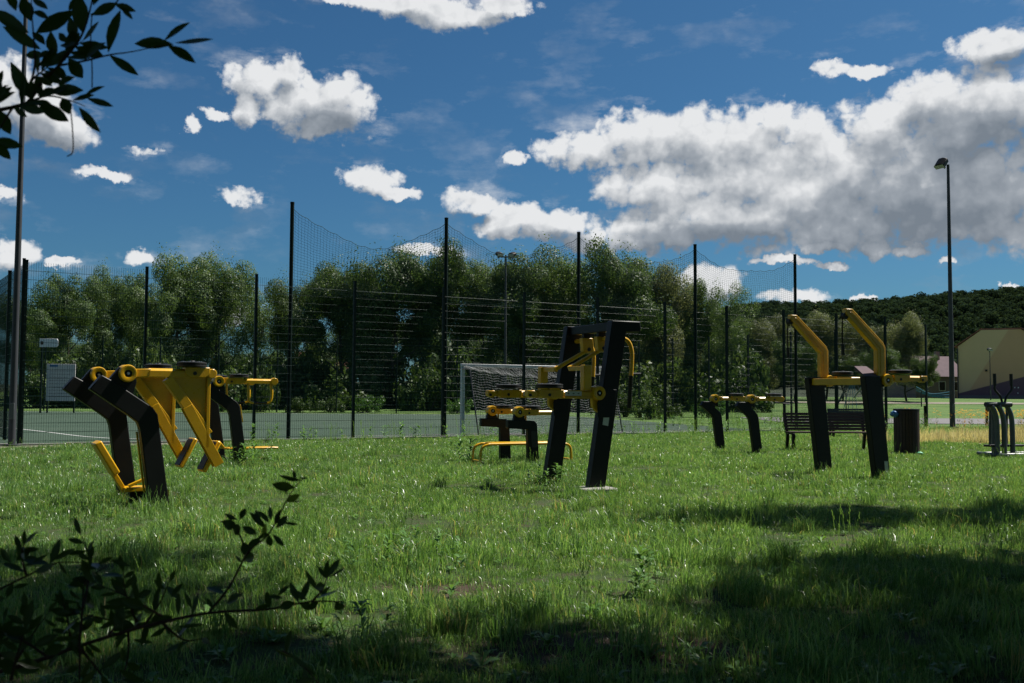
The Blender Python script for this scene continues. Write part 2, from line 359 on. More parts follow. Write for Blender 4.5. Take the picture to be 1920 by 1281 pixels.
def bark(name, c, c2):
    m, b, out = material(name); tc = b.n('ShaderNodeTexCoord').outputs['Object']
    st = b.v('MULTIPLY', tc, (1, 1, 0.2)); n = b.noise(st, 18, 5, 0.65)
    principled(b, out, b.mix(n, rgb(*c), rgb(*c2)), 0.9, 0, 0.2, bump(b, n, 0.6, 0.03))
bark('bark', (0.035, 0.028, 0.022), (0.09, 0.078, 0.062)); bark('twig', (0.02, 0.012, 0.009), (0.05, 0.03, 0.022))

def ground_mat():
    m, b, out = material('lawn_soil'); pos = b.n('ShaderNodeNewGeometry').outputs['Position']
    n1 = b.noise(pos, 0.35, 5, 0.6); n2 = b.noise(pos, 5.0, 6, 0.7); n3 = b.noise(pos, 42.0, 4, 0.7)
    green = b.mix(b.rng(n2, 0.3, 0.7), rgb(0.038, 0.085, 0.020), rgb(0.090, 0.180, 0.040))
    green = b.mix(b.rng(n1, 0.4, 0.65), green, rgb(0.115, 0.175, 0.050))
    green = b.mix(b.m('MULTIPLY', b.rng(n3, 0.35, 0.7), 0.6), green, rgb(0.028, 0.045, 0.010))
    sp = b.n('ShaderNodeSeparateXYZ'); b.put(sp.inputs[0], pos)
    near_ground = b.mix(n3, rgb(0.018, 0.034, 0.010), rgb(0.055, 0.085, 0.026))   # darker ground for contrast between the tufts, this side of the fence
    green = b.mix(b.rng(sp.outputs[1], 20, 36), near_ground, green)
    soil = b.mix(n3, rgb(0.030, 0.022, 0.015), rgb(0.085, 0.062, 0.044))
    # worn earth: two trodden patches and flecks between the tufts near the camera
    def patch(x, y, rx, ry):
        v = b.v('MULTIPLY_ADD', pos, (1/rx, 1/ry, 0), (-x/rx, -y/ry, 0))
        return b.m('ADD', b.v('LENGTH', v), b.m('MULTIPLY', b.m('SUBTRACT', n2, 0.5), 1.6))
    s = b.rng(b.m('MINIMUM', b.m('MINIMUM', patch(0.50, 4.75, 0.75, 0.34), patch(-0.3, 6.2, 0.6, 0.22)), b.m('MINIMUM', patch(3.9, 14.0, 0.8, 0.22), patch(0.3, 12.75, 0.7, 0.25))), 0.75, 1.25, 1, 0)
    near = b.rng(sp.outputs[1], 24, 34, 1, 0)
    fl = b.m('MULTIPLY', b.rng(n2, 0.48, 0.62), b.m('MULTIPLY', near, 0.75))
    col = b.mix(b.m('MAXIMUM', s, fl), green, soil)
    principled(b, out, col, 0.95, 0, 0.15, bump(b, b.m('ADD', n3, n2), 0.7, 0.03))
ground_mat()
def sheet(name, c, c2, sc, rough=0.9, grain=60, speck=None, b_s=0.3):
    m, b, out = material(name); pos = b.n('ShaderNodeNewGeometry').outputs['Position']
    n1 = b.noise(pos, sc, 5, 0.6); n2 = b.noise(pos, grain, 4, 0.7)
    col = b.mix(b.rng(n1, 0.3, 0.7), rgb(*c), rgb(*c2)); col = b.mix(b.m('MULTIPLY', b.rng(n2, 0.4, 0.75), 0.45), col, rgb(*(speck or [x*0.5 for x in c])))
    principled(b, out, col, rough, 0, 0.2, bump(b, n2, b_s, 0.01))
sheet('pitch', (0.026, 0.050, 0.032), (0.044, 0.070, 0.048), 0.45)
sheet('pitch_line', (0.44, 0.45, 0.44), (0.34, 0.35, 0.34), 2.0, speck=(0.12, 0.13, 0.11))
sheet('gravel', (0.22, 0.195, 0.16), (0.16, 0.14, 0.115), 1.2, 0.95, 35)
sheet('asphalt', (0.17, 0.16, 0.165), (0.13, 0.125, 0.13), 0.6, 0.95, 30)
sheet('hill_soil', (0.016, 0.026, 0.011), (0.022, 0.034, 0.014), 0.02)

def scatter(name, variants, pts, rot, scl, pick, mats, label, cat):
    """ground cover nobody could count, as ONE object: its mesh holds a few plants and a cloud of points, and
    geometry nodes set a plant on every point. variants: list of (V, [F...], tint, matindex)"""
    V, tint, var = [], [], []; F3, F4, k = [], [], 0; m3, m4, v3, v4 = [], [], [], []
    for i, (vv, fl, tt, mi) in enumerate(variants):
        vv = np.asarray(vv, np.float32)
        for f in fl:
            f = np.asarray(f, np.int32)
            if not len(f): continue
            if f.shape[1] == 3: F3.append(f+k); v3 += [i]*len(f); m3 += [mi]*len(f)
            else: F4.append(f+k); v4 += [i]*len(f); m4 += [mi]*len(f)
        V.append(vv); tint.append(np.asarray(tt, np.float32)); k += len(vv)
    n = len(pts); V.append(np.asarray(pts, np.float32)); V = np.concatenate(V); N = len(V)
    tint = np.concatenate(tint + [np.zeros(n, np.float32)])
    src = np.zeros(N, bool); src[:k] = True
    P = np.zeros(N, np.int32); P[k:] = pick; S = np.ones(N, np.float32); S[k:] = scl
    RO = np.zeros((N, 3), np.float32); RO[k:] = rot
    Fs = ([np.concatenate(F4)] if F4 else []) + ([np.concatenate(F3)] if F3 else [])
    me = np_mesh(name, V, Fs, None, {'tint': ('FLOAT', 'POINT', tint), 'is_source': ('BOOLEAN', 'POINT', src), 'pick': ('INT', 'POINT', P),
        'size': ('FLOAT', 'POINT', S), 'turn': ('FLOAT_VECTOR', 'POINT', RO), 'variant': ('INT', 'FACE', np.array(v4+v3, np.int32))})
    for mt in mats: me.materials.append(mt)
    me.polygons.foreach_set('material_index', np.array(m4+m3, np.int32))
    o = link(name, me); tag(o, label, cat, kind='stuff')
    g = bpy.data.node_groups.new(name+'_scatter', 'GeometryNodeTree')
    g.interface.new_socket('Geometry', in_out='INPUT', socket_type='NodeSocketGeometry')
    g.interface.new_socket('Geometry', in_out='OUTPUT', socket_type='NodeSocketGeometry')
    nd, L = g.nodes.new, g.links.new
    def named(nm, ty):
        a = nd('GeometryNodeInputNamedAttribute'); a.data_type = ty; a.inputs[0].default_value = nm; return a.outputs[0]
    gi, go = nd('NodeGroupInput'), nd('NodeGroupOutput')
    sep = nd('GeometryNodeSeparateGeometry'); sep.domain = 'POINT'; L(gi.outputs[0], sep.inputs[0]); L(named('is_source', 'BOOLEAN'), sep.inputs[1])
    spl = nd('GeometryNodeSplitToInstances'); spl.domain = 'FACE'; L(sep.outputs[0], spl.inputs[0]); L(named('variant', 'INT'), spl.inputs['Group ID'])
    iop = nd('GeometryNodeInstanceOnPoints'); L(sep.outputs[1], iop.inputs['Points']); L(spl.outputs[0], iop.inputs['Instance'])
    iop.inputs['Pick Instance'].default_value = True; L(named('pick', 'INT'), iop.inputs['Instance Index'])
    e2r = nd('FunctionNodeEulerToRotation'); L(named('turn', 'FLOAT_VECTOR'), e2r.inputs[0]); L(e2r.outputs[0], iop.inputs['Rotation'])
    L(named('size', 'FLOAT'), iop.inputs['Scale']); L(iop.outputs[0], go.inputs[0])
    md = o.modifiers.new('scatter', 'NODES'); md.node_group = g
    return o
# ================================================================== terrain
def sstep(a, b, x):
    t = min(1.0, max(0.0, (x-a)/(b-a))); return t*t*(3-2*t)
def gz(x, y): return 1.08*sstep(56, 112, y) if y > 56 else 0.0

def build_ground():
    xs = sorted(set([-2500, -1500, -900, -500, -300, -200] + list(range(-150, 151, 5)) + [200, 300, 500, 900, 1500, 2500]))
    ys = sorted(set([-400, -200, -100, -60, -30] + list(range(-20, 150, 4)) + [170, 200, 250, 320, 420, 600, 900, 1500, 2500, 4000]))
    V = [(x, y, gz(x, y)) for y in ys for x in xs]; n = len(xs)
    F = [(j*n+i, j*n+i+1, (j+1)*n+i+1, (j+1)*n+i) for j in range(len(ys)-1) for i in range(n-1)]
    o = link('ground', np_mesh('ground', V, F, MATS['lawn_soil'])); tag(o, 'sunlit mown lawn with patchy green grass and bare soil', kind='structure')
build_ground()

FD = Vector((2.25, 1.344, 0)); FDn = FD.normalized(); FN = Vector((-FDn.y, FDn.x, 0))   # along the fence / away from the camera
F0 = Vector((-10.9, 22.1, 0))
def fence_pt(k, back=0.0): return F0 + FD*k + FN*back

def flat(name, poly, z0, z1, mat, label, kind='structure'):
    o = MB().plan(poly, z0, z1).build(name, MATS[mat], smooth=False); return tag(o, label, kind=kind)
a_, b_ = fence_pt(-14, 0.25), fence_pt(8.9, 0.25)
flat('pitch', [(a_.x, a_.y), (b_.x, b_.y), (8.0, 37.5), (6.3, 44), (4.9, 49), (2.8, 57.5), (-60, 62.5)], -0.2, 0.02, 'pitch',
     'grey green sports pitch with faded white lines behind the fence')
def line_strip(name, pts, w, label):
    pts = [Vector((p[0], p[1], 0)) for p in pts]; L, Rr = [], []
    for i, p in enumerate(pts):
        t = (pts[min(i+1, len(pts)-1)]-pts[max(i-1, 0)]).normalized(); nrm = Vector((-t.y, t.x, 0))*(w/2)
        L.append(p+nrm); Rr.append(p-nrm)
    V = [(p.x, p.y, 0.025) for p in L+Rr]; n = len(pts)
    o = link(name, np_mesh(name, V, np.array([(i, i+n, i+n+1, i+1) for i in range(n-1)]), MATS['pitch_line'])); tag(o, label, kind='structure')
arc = [(-17.5, 33.6), (-15.6, 31.6), (-13.4, 29.0), (-11.7, 26.9), (-10.7, 25.9), (-9.8, 25.35), (-8.6, 25.2), (-7.4, 25.6)]
line_strip('pitch_marking', [tuple(p) for p in curve_pts([(x, y, 0) for x, y in arc], 5)], 0.10, 'curved white line painted on the pitch behind the corner of the fence')
p, q = fence_pt(3.2, 1.5), fence_pt(8.2, 1.5)
line_strip('pitch_marking', [(p.x, p.y), (q.x, q.y)], 0.10, 'straight white goal line painted under the goal')
line_strip('pitch_marking', [(-50, 60.8), (1.5, 56.6)], 0.14, 'white end line painted along the far edge of the pitch')
p, q = fence_pt(-4, 1.5), fence_pt(3.2, 1.5)

# kerb stones along the foot of the fence, each its own stone
kerb = empty('kerb', tuple(fence_pt(-0.4, -0.12)), math.atan2(FDn.y, FDn.x)); tag(kerb, 'low row of concrete kerb stones along the fence foot', kind='structure')
ks = MB().box(0.008, 0.992, -0.06, 0.06, -0.15, 0.055).mesh('kerb_stone', False)
for i in range(26):
    o = link('kerb_stone', ks, MATS['concrete'], kerb, (i, 0, random.Random(i).uniform(-0.008, 0.008)))
a_, b_, c_, d_ = fence_pt(-6, -0.2), fence_pt(2.6, -0.2), fence_pt(1.6, -1.15), fence_pt(-6, -1.35)
flat('path', [(a_.x, a_.y), (b_.x, b_.y), (c_.x, c_.y), (d_.x, d_.y)], -0.1, 0.012, 'gravel', 'pale gravel path in front of the fence corner')
flat('footpath', [(12.5, 44.6), (60, 44.2), (90, 52), (90, 62), (60, 55.5), (12.5, 55.8)], -0.1, 0.02, 'asphalt', 'grey footpath crossing the lawn behind the lamp post')
V = [(x, y, gz(x, y)+0.03) for x in range(20, 141, 10) for y in (86.0, 90.0)]
o = link('road', np_mesh('road', V, np.array([(2*i, 2*i+2, 2*i+3, 2*i+1) for i in range(12)]), MATS['gravel'])); tag(o, 'pale thin road line at the far edge of the lawn', kind='structure')

# ------------------------------------------------------------------ wooded hill
def ridge(x): return float(np.interp(x, [-400, -150, 0, 60, 146, 215, 265, 320, 480, 800], [4, 6, 10, 26, 46.5, 48.5, 53.0, 57.0, 63, 58]))
def hz(x, y): return ridge(x*620/max(y, 420))*sstep(230, 610, y) + gz(x, y)
def build_hill():
    xs = np.linspace(-500, 900, 71); ys = np.concatenate([np.linspace(230, 640, 30), [700, 800, 1000]])
    V = [(x, y, (hz(x, y) if y <= 640 else hz(x, 640)*(1-0.3*(y-640)/360)) - 0.4) for y in ys for x in xs]; n = len(xs)
    F = [(j*n+i, j*n+i+1, (j+1)*n+i+1, (j+1)*n+i) for j in range(len(ys)-1) for i in range(n-1)]
    o = link('hill', np_mesh('hill', V, F, MATS['hill_soil'])); o.data.shade_smooth(); tag(o, 'long wooded hill rising behind the houses', kind='structure')
build_hill()

def leaves(rng, cen, rad, N, ln, wd, droop=0.4, shell=2.4):
    """N leaf quads filling an ellipsoid, thicker towards its skin"""
    d = rng.normal(size=(N, 3)); d /= np.linalg.norm(d, axis=1, keepdims=True)
    P = cen + d*np.asarray(rad)*(rng.random((N, 1))**(1/shell))
    nr = d + rng.normal(size=(N, 3))*0.34; nr /= np.linalg.norm(nr, axis=1, keepdims=True)   # leaves face outwards, as they grow
    l = rng.normal(size=(N, 3)) + np.array([0, 0, -droop]); l -= nr*np.sum(l*nr, axis=1, keepdims=True); l /= np.linalg.norm(l, axis=1, keepdims=True)
    s = np.cross(nr, l)
    k = rng.uniform(0.45, 1.45, (N, 1)); a = l*ln*k/2; c = s*wd*k/2
    V = np.stack([P-a, P+c, P+a, P-c], 1).reshape(-1, 3)
    return V, np.arange(4*N, dtype=np.int32).reshape(-1, 4)
def gather(parts):
    V, F, k = [], [], 0
    for v, f in parts: V.append(v); F.append(f+k); k += len(v)
    return np.concatenate(V), np.concatenate(F)

def build_forest():
    rng = np.random.default_rng(5); var = []
    for i in range(5):
        parts = []
        for j in range(6):
            c = np.array([rng.uniform(-2.2, 2.2), rng.uniform(-2.2, 2.2), rng.uniform(2.5, 6.5)])
            parts.append(leaves(rng, c, (2.2, 2.2, 1.9), 190, 0.72, 0.6, 0.1, 5))
        V, F = gather(parts); var.append((V, [F], np.repeat(rng.random(len(F)), 4), 0))
    pts = []
    for y in np.arange(292, 640, 5.6):
        for x in np.arange(-20, 470, 5.2):
            if x/y < -0.03 or x/y > 0.72: continue
            X, Y = x+rng.uniform(-3, 3), y+rng.uniform(-3, 3); pts.append((X, Y, hz(X, Y)-0.5))
    n = len(pts)
    rot = np.stack([np.zeros(n), np.zeros(n), rng.uniform(0, 6.28, n)], 1)
    scatter('forest', var, pts, rot, rng.uniform(0.65, 1.0, n)**2*1.25, rng.integers(0, 5, n), [MATS['far_wood']], 'dense dark green forest covering the far hillside', 'forest')
build_forest()

# ------------------------------------------------------------------ trees
def tree_meshes(name, seed, h, spread, limbs, base, leafmat, leaf, per, clump=(0.075, 0.125), upr=1.3, lean=0.0):
    """tapered trunk with limbs, and a crown of many leaf-sized faces held in uneven clumps"""
    rg = random.Random(seed); rng = np.random.default_rng(seed); T = MB(); cl = []
    top = Vector((lean*h, 0, h*0.86)); r0 = h*0.018
    tp = [Vector((0, 0, -0.3))]
    for i in range(1, 9):
        t = i/8; tp.append(Vector((top.x*t*t+rg.uniform(-.02, .02)*h, rg.uniform(-.02, .02)*h, top.z*t)))
    T.tube(tp, [r0*(1-0.85*i/8) for i in range(9)], 7)
    ang = rg.uniform(0, 6.28)
    for i in range(limbs):
        f = base + (0.80-base)*(i/(limbs-1))**0.9; k = f*8; j = min(int(k), 7); p = tp[j].lerp(tp[j+1], k-j)
        ang += 2.4 + rg.uniform(-.5, .5)
        ln = h*spread*(1.05-0.55*f)*rg.uniform(0.75, 1.2); rise = rg.uniform(0.30, 1.0)
        d = Vector((math.cos(ang), math.sin(ang), rise)).normalized()
        m = p + d*ln*0.5 + Vector((0, 0, -0.02*h)); e = p + d*ln + Vector((0, 0, 0.06*h))
        T.tube([p, m, e], [r0*0.5*(1-f*0.6), r0*0.3*(1-f*0.6), r0*0.08], 5)
        for s in (0.58, 0.84, 1.06):
            c = p.lerp(e, s) + Vector((rg.gauss(0, .035), rg.gauss(0, .035), rg.gauss(0.01, .03)))*h
            cl.append((c, rg.uniform(*clump)*h*(0.8+0.3*s)))
            if rg.random() < 0.45:
                c2 = c + Vector((rg.gauss(0, .07), rg.gauss(0, .07), rg.gauss(0, .055)))*h
                T.tube([p.lerp(e, s*0.8), c2], [r0*0.12, r0*0.04], 4); cl.append((c2, rg.uniform(*clump)*h*0.75))
    for s in (0.72, 0.82, 0.92, 1.0):
        c = tp[5].lerp(tp[8], min(1, (s-0.7)/0.28)) + Vector((rg.gauss(0, .03), rg.gauss(0, .03), 0.03))*h; cl.append((c, rg.uniform(*clump)*h*0.95))
    parts = []
    for c, r in cl:
        n = int(per*(r/(clump[1]*h))**2 * rg.uniform(0.7, 1.15))+20
        parts.append(leaves(rng, np.array(c), (r, r, r*upr*rg.uniform(0.75, 1.1)), n, leaf[0], leaf[1], 0.4, 5.0))
        n2 = n//14   # stray sprays that break the outline
        parts.append(leaves(rng, np.array(c)+np.array([rg.gauss(0, .5)*r, rg.gauss(0, .5)*r, r*0.6]), (r*0.8, r*0.8, r*1.1), n2, leaf[0], leaf[1]))
    V, F = gather(parts)
    cm = np_mesh(name+'_crown', V, F, leafmat)
    tm = T.mesh(name+'_trunk'); tm.materials.append(MATS['bark'])
    return tm, cm, h
def place_tree(name, meshes, loc, height, sx=1.0, rz=0.0, **kw):
    tm, cm, h = meshes; o = empty(name, loc, rz, **kw); s = height/h
    link('trunk', tm, None, o, scl=(s*sx, s*sx, s)); link('crown', cm, None, o, scl=(s*sx, s*sx, s))
    return o
TV = [tree_meshes('tree', 11, 10, 0.40, 11, 0.20, MATS['willow'], (0.125, 0.080), 2300, (0.075, 0.125), 1.05),
      tree_meshes('tree', 12, 10, 0.34, 12, 0.22, MATS['willow'], (0.12, 0.070), 1500, (0.065, 0.11), 1.2),
      tree_meshes('tree', 13, 10, 0.44, 12, 0.20, MATS['alder'], (0.13, 0.090), 2200, (0.08, 0.135), 0.95),
      tree_meshes('tree', 14, 10, 0.40, 11, 0.24, MATS['alder'], (0.13, 0.090), 2200, (0.08, 0.135), 1.0, 0.05),
      tree_meshes('tree', 15, 10, 0.38, 12, 0.12, MATS['pale_willow'], (0.125, 0.078), 2300, (0.08, 0.13), 1.15),
      tree_meshes('tree', 16, 10, 0.22, 7, 0.35, MATS['willow'], (0.105, 0.052), 950, (0.05, 0.085), 1.4, 0.16)]
ORD = ['first', 'second', 'third', 'fourth', 'fifth', 'sixth', 'seventh', 'eighth', 'ninth', 'tenth', 'eleventh', 'twelfth', 'thirteenth', 'fourteenth', 'fifteenth', 'sixteenth', 'seventeenth', 'eighteenth', 'nineteenth', 'twentieth']
def nth(i, n):
    """place in a row, counted from the nearer end"""
    return (ORD[i]+' from the left') if i < (n+1)//2 else (ORD[n-1-i]+' from the right')
HOR = lambda px: 740 + (px-960)*0.00611
def at_px(px, d): return (px-960)/1867.0*d
# x in the photograph, y of its top, distance, variant, width factor, what sets it apart
ROW = [(60, 560, 84, 2, 1.2, 'dark bushy tree at the left edge, behind the light pole'),
 (128, 503, 74, 0, 1.0, 'grey green willow with a pointed crown behind the white notice board'),
 (196, 500, 80, 1, 0.8, 'slim willow with a small round top beside the first mesh panels'),
 (246, 505, 78, 0, 0.8, 'willow with sky showing through it, left of the tallest trees'),
 (330, 466, 72, 0, 1.05, 'tall broad willow rising above the black bent posts at left'),
 (408, 470, 74, 1, 1.0, 'tall willow with a domed top and open crown, second of the tall pair at left'),
 (484, 492, 78, 5, 1.5, 'thin see-through willow just left of the tallest net pole'),
 (556, 520, 76, 2, 0.85, 'small rounded dark tree directly behind the tallest net pole'),
 (640, 490, 72, 2, 1.05, 'wide dark green tree right of the tallest net pole'),
 (735, 457, 72, 3, 1.05, 'tall full tree in the middle of the first net span'),
 (830, 463, 73, 2, 0.95, 'tall dark tree behind the second net pole'),
 (905, 478, 76, 0, 0.85, 'narrow willow left of the far twin floodlight'),
 (985, 464, 73, 3, 1.05, 'full tree directly right of the far twin floodlight'),
 (1058, 470, 75, 0, 0.9, 'willow left of the third net pole with sky at its foot'),
 (1150, 463, 72, 2, 1.05, 'broad tree with a heavy crown right of the third net pole'),
 (1238, 485, 74, 4, 0.9, 'pale tree between the broad tree and the fourth net pole'),
 (1312, 515, 76, 0, 0.8, 'lower willow behind the fourth net pole'),
 (1372, 522, 72, 5, 1.2, 'spindly leaning tree standing against the white cloud'),
 (1440, 590, 92, 4, 1.1, 'low pale willow under the hill, left of the yellow hooked arms'),
 (1548, 582, 96, 4, 1.0, 'pale pointed willow seen between the two yellow hooked arms'),
 (1628, 606, 95, 4, 1.1, 'rounded pale willow right of the second yellow hooked arm'),
 (1700, 588, 94, 4, 0.95, 'conical pale willow standing beside the house'),
 (1490, 640, 88, 2, 1.3, 'low dark round tree behind the end of the fence'),
 (1655, 650, 86, 2, 1.2, 'low dark tree behind the waste bin'),
 (1735, 668, 90, 2, 1.0, 'small dark tree touching the house wall')]
for i, (px, ty, d, v, sx, lab) in enumerate(ROW):
    x = at_px(px, d); g = gz(x, d); place_tree('tree', TV[v], (x, d, g), ((HOR(px)-ty)/1867*d + 1.2 - g)*0.965, sx*0.78, i*1.37, label=lab, cat='tree', group='row of trees behind the pitch')
BACK = [(100, 640), (165, 630), (280, 620), (370, 610), (450, 650), (520, 650), (600, 640), (690, 600), (780, 590), (870, 610), (945, 620), (1020, 620), (1100, 630), (1195, 610), (1275, 640), (1350, 660), (1400, 650), (1580, 660)]
for i, (px, ty) in enumerate(BACK):
    ty += 12
    d = 92 + (i*37 % 11); x = at_px(px, d); g = gz(x, d)
    place_tree('tree', TV[2 if i % 3 else 3], (x, d, g), (HOR(px)-ty)/1867*d + 1.2 - g, 1.35, i*2.1, label='dark low tree in the second row behind the willows, '+nth(i, len(BACK)), cat='tree', group='second row of trees')

def bush_meshes(seed, mat, leaf, n, per):
    rng = np.random.default_rng(seed); parts = []; T = MB()
    for i in range(n):
        a = rng.uniform(0, 6.28); r = rng.uniform(0, 0.85)**0.7; z = rng.uniform(0.15, 0.95)*(1-0.45*r*r)
        c = np.array([math.cos(a)*r, math.sin(a)*r, z]); k = rng.uniform(0.16, 0.30)
        parts.append(leaves(rng, c, (k, k, k*1.1), per, leaf[0], leaf[1]))
        if i % 4 == 0: T.tube([(0.1*c[0], 0.1*c[1], -0.1), tuple(c*0.6), tuple(c)], [0.02, 0.014, 0.005], 4)
    V, F = gather(parts); tm = T.mesh('bush_stems'); tm.materials.append(MATS['bark'])
    return tm, np_mesh('bush_foliage', V, F, mat)
BV = [bush_meshes(21, MATS['bush'], (0.10, 0.05), 40, 90), bush_meshes(22, MATS['alder'], (0.11, 0.06), 42, 90), bush_meshes(23, MATS['weed'], (0.13, 0.05), 30, 70)]
def place_bush(px, d, w, h, v, lab, name='shrub', group='shrubs beyond the pitch'):
    x = at_px(px, d); o = empty(name, (x, d, gz(x, d)), px*0.37, label=lab, cat='shrub', group=group)
    link('stems', BV[v][0], None, o, scl=(w/2, w/2, h)); link('foliage', BV[v][1], None, o, scl=(w/2, w/2, h))
for i in range(34):   # dark undergrowth along the foot of the trees
    px = 70 + i*40 + (i*53 % 23); d = 66.5 + (i*29 % 9)
    place_bush(px, d, 3.6 + (i*7 % 5)*0.5, 2.2 + (i*11 % 7)*0.35, (i*5) % 2, 'leafy dark shrub under the tree row, '+nth(i, 34))
for (px, d, w, h, v, lab) in [(1172, 55, 2.0, 1.3, 0, 'round green bush at the pitch edge behind the tall machine'), (1218, 50, 1.7, 1.1, 1, 'dark low bush at the pitch edge right of the hanging grip'),
   (1255, 52, 1.5, 0.9, 0, 'small bush at the pitch edge left of the fourth net pole'), (1330, 56, 2.2, 1.2, 2, 'weedy bush behind the far black posts'), (1130, 58, 1.6, 1.0, 0, 'small bush behind the goal corner'),
   (490, 62, 2.4, 2.9, 0, 'light green bush behind the yellow hanging handle'), (690, 61, 2.2, 1.2, 2, 'low weedy bush on the far pitch edge'), (860, 61, 2.0, 1.0, 2, 'low bush left of the goal post'),
   (560, 61, 1.8, 0.9, 0, 'small bush at the foot of the tallest net pole'), (420, 62, 2.0, 1.0, 2, 'weedy bush on the pitch edge near the hanging handle'), (620, 62, 2.0, 0.9, 0, 'low bush on the far pitch edge')]:
    place_bush(px, d, w, h, v, lab)

# ------------------------------------------------------------------ houses
def house_main():
    d = 112.0; z0 = gz(0, d)-0.2; x0 = at_px(1797, d); k = d/1867.0
    o = empty('house', (x0, d, z0), -0.52, label='large beige gable house with a painted dark purple base at right edge', cat='house')
    w = 172*k; zt = lambda y: (745.3-y)*k + 1.2 - z0
    e, t = zt(650), zt(620.5); x1, x2 = 40*k, 106*k; w = x2 + x1 + 1.2
    m, b, out = material('mural_wall'); tc = b.n('ShaderNodeTexCoord').outputs['Object']; s = b.n('ShaderNodeSeparateXYZ'); b.put(s.inputs[0], tc)
    n = b.noise(tc, 0.8, 5, 0.6)
    base = b.mix(n, rgb(0.60, 0.37, 0.235), rgb(0.53, 0.325, 0.205)); pale = b.mix(n, rgb(0.66, 0.47, 0.29), rgb(0.58, 0.41, 0.26))
    f = b.rng(b.m('SUBTRACT', s.outputs[0], b.m('MULTIPLY', s.outputs[2], 0.60)), 0.40, 0.55)
    col = b.mix(f, pale, base)
    g = b.rng(b.m('SUBTRACT', s.outputs[2], b.m('MULTIPLY', s.outputs[0], 0.28)), 0.72, 0.80)
    col = b.mix(g, b.mix(n, rgb(0.15, 0.09, 0.125), rgb(0.12, 0.075, 0.105)), col)
    principled(b, out, col, 0.9, 0, 0.2, bump(b, b.noise(tc, 14, 4), 0.2, 0.02))
    poly = [(0, -0.5), (w, -0.5), (w, e), (x2, t), (x1, t), (0, e)]
    MB().prism(poly, 0, 14).build('wall', m, o, smooth=False)
    r = MB()
    for (p, q) in (((0-0.35, e-0.22), (x1, t)), ((x2, t), (w+0.35, e-0.22))):
        r.add([(p[0], -0.35, p[1]+0.12), (q[0], -0.05, q[1]+0.12), (q[0], 14.3, q[1]+0.12), (p[0], 14.3, p[1]+0.12), (p[0], -0.35, p[1]+0.20), (q[0], -0.05, q[1]+0.20), (q[0], 14.3, q[1]+0.20), (p[0], 14.3, p[1]+0.20)],
              [(0, 1, 2, 3), (4, 5, 6, 7), (0, 1, 5, 4), (1, 2, 6, 5), (2, 3, 7, 6), (3, 0, 4, 7)])
    r.add([(x1-.05, 0.0, t+0.02), (x2+.05, 0.0, t+0.02), (x2+.05, 14.3, t+0.02), (x1-.05, 14.3, t+0.02), (x1-.05, 0.0, t+0.16), (x2+.05, 0.0, t+0.16), (x2+.05, 14.3, t+0.16), (x1-.05, 14.3, t+0.16)], [(0, 1, 2, 3), (4, 5, 6, 7), (0, 1, 5, 4), (1, 2, 6, 5), (2, 3, 7, 6), (3, 0, 4, 7)])
    r.build('roof', MATS['roof_tile'], o, smooth=False)
    MB().box(-0.06, w+0.05, -0.05, 0.02, -0.5, 0.55).build('plinth', MATS['asphalt'], o)
    for x, z in ((5.6, 1.35), (5.95, 1.35), (6.6, 1.6), (6.9, 1.55), (7.2, 1.7), (5.9, 0.75)):
        MB().box(x, x+0.12, -0.03, 0.0, z, z+0.13).build('wall_mark', MATS['white_metal'], o)
    MB().box(2.75, 2.98, -0.12, 0.0, 3.2, 3.42).build('wall_lamp', MATS['ink'], o, 0.02)
    MB().tube([(-0.02, -0.08, -0.5), (-0.02, -0.08, e-0.2)], 0.06, 8).build('downpipe', MATS['galvanised'], o)
house_main()
def small_house(px, d, w, h, rh, depth, lab, wall='house_wall', roof='roof_tile'):
    x = at_px(px, d); o = empty('house', (x, d, gz(x, d)-0.1), 0.15, label=lab, cat='house')
    MB().box(-w/2, w/2, 0, depth, -0.3, h).build('wall', MATS[wall], o)
    rr = MB().add([(-w/2-.4, -.4, h-.1), (w/2+.4, -.4, h-.1), (w/2+.4, depth+.4, h-.1), (-w/2-.4, depth+.4, h-.1), (-w/2-.4, depth/2, h+rh), (w/2+.4, depth/2, h+rh)], [(0, 1, 5, 4), (2, 3, 4, 5), (0, 4, 3), (1, 2, 5), (0, 3, 2, 1)]).build('roof', MATS[roof], o, smooth=False)
    MB().box(w*.2, w*.2+.5, depth*.4, depth*.4+.5, h+rh*.5, h+rh+.6).build('chimney', MATS['house_wall'], rr)
    for fx in (-0.3, 0.05, 0.32):
        win = MB().box(w*fx-.45, w*fx+.45, -0.03, 0.05, 1.0, 2.2).build('window', MATS['white_metal'], o)
        MB().box(w*fx-.38, w*fx+.38, -0.045, -0.031, 1.07, 2.13).build('pane', MATS['window_dark'], win)
small_house(1762, 125, 6.5, 2.9, 2.6, 7, 'small house with a dull reddish roof beside the beige gable', roof='dull_tile')
small_house(612, 118, 7, 3.0, 2.3, 7, 'house with a red roof glimpsed through the dark trees')
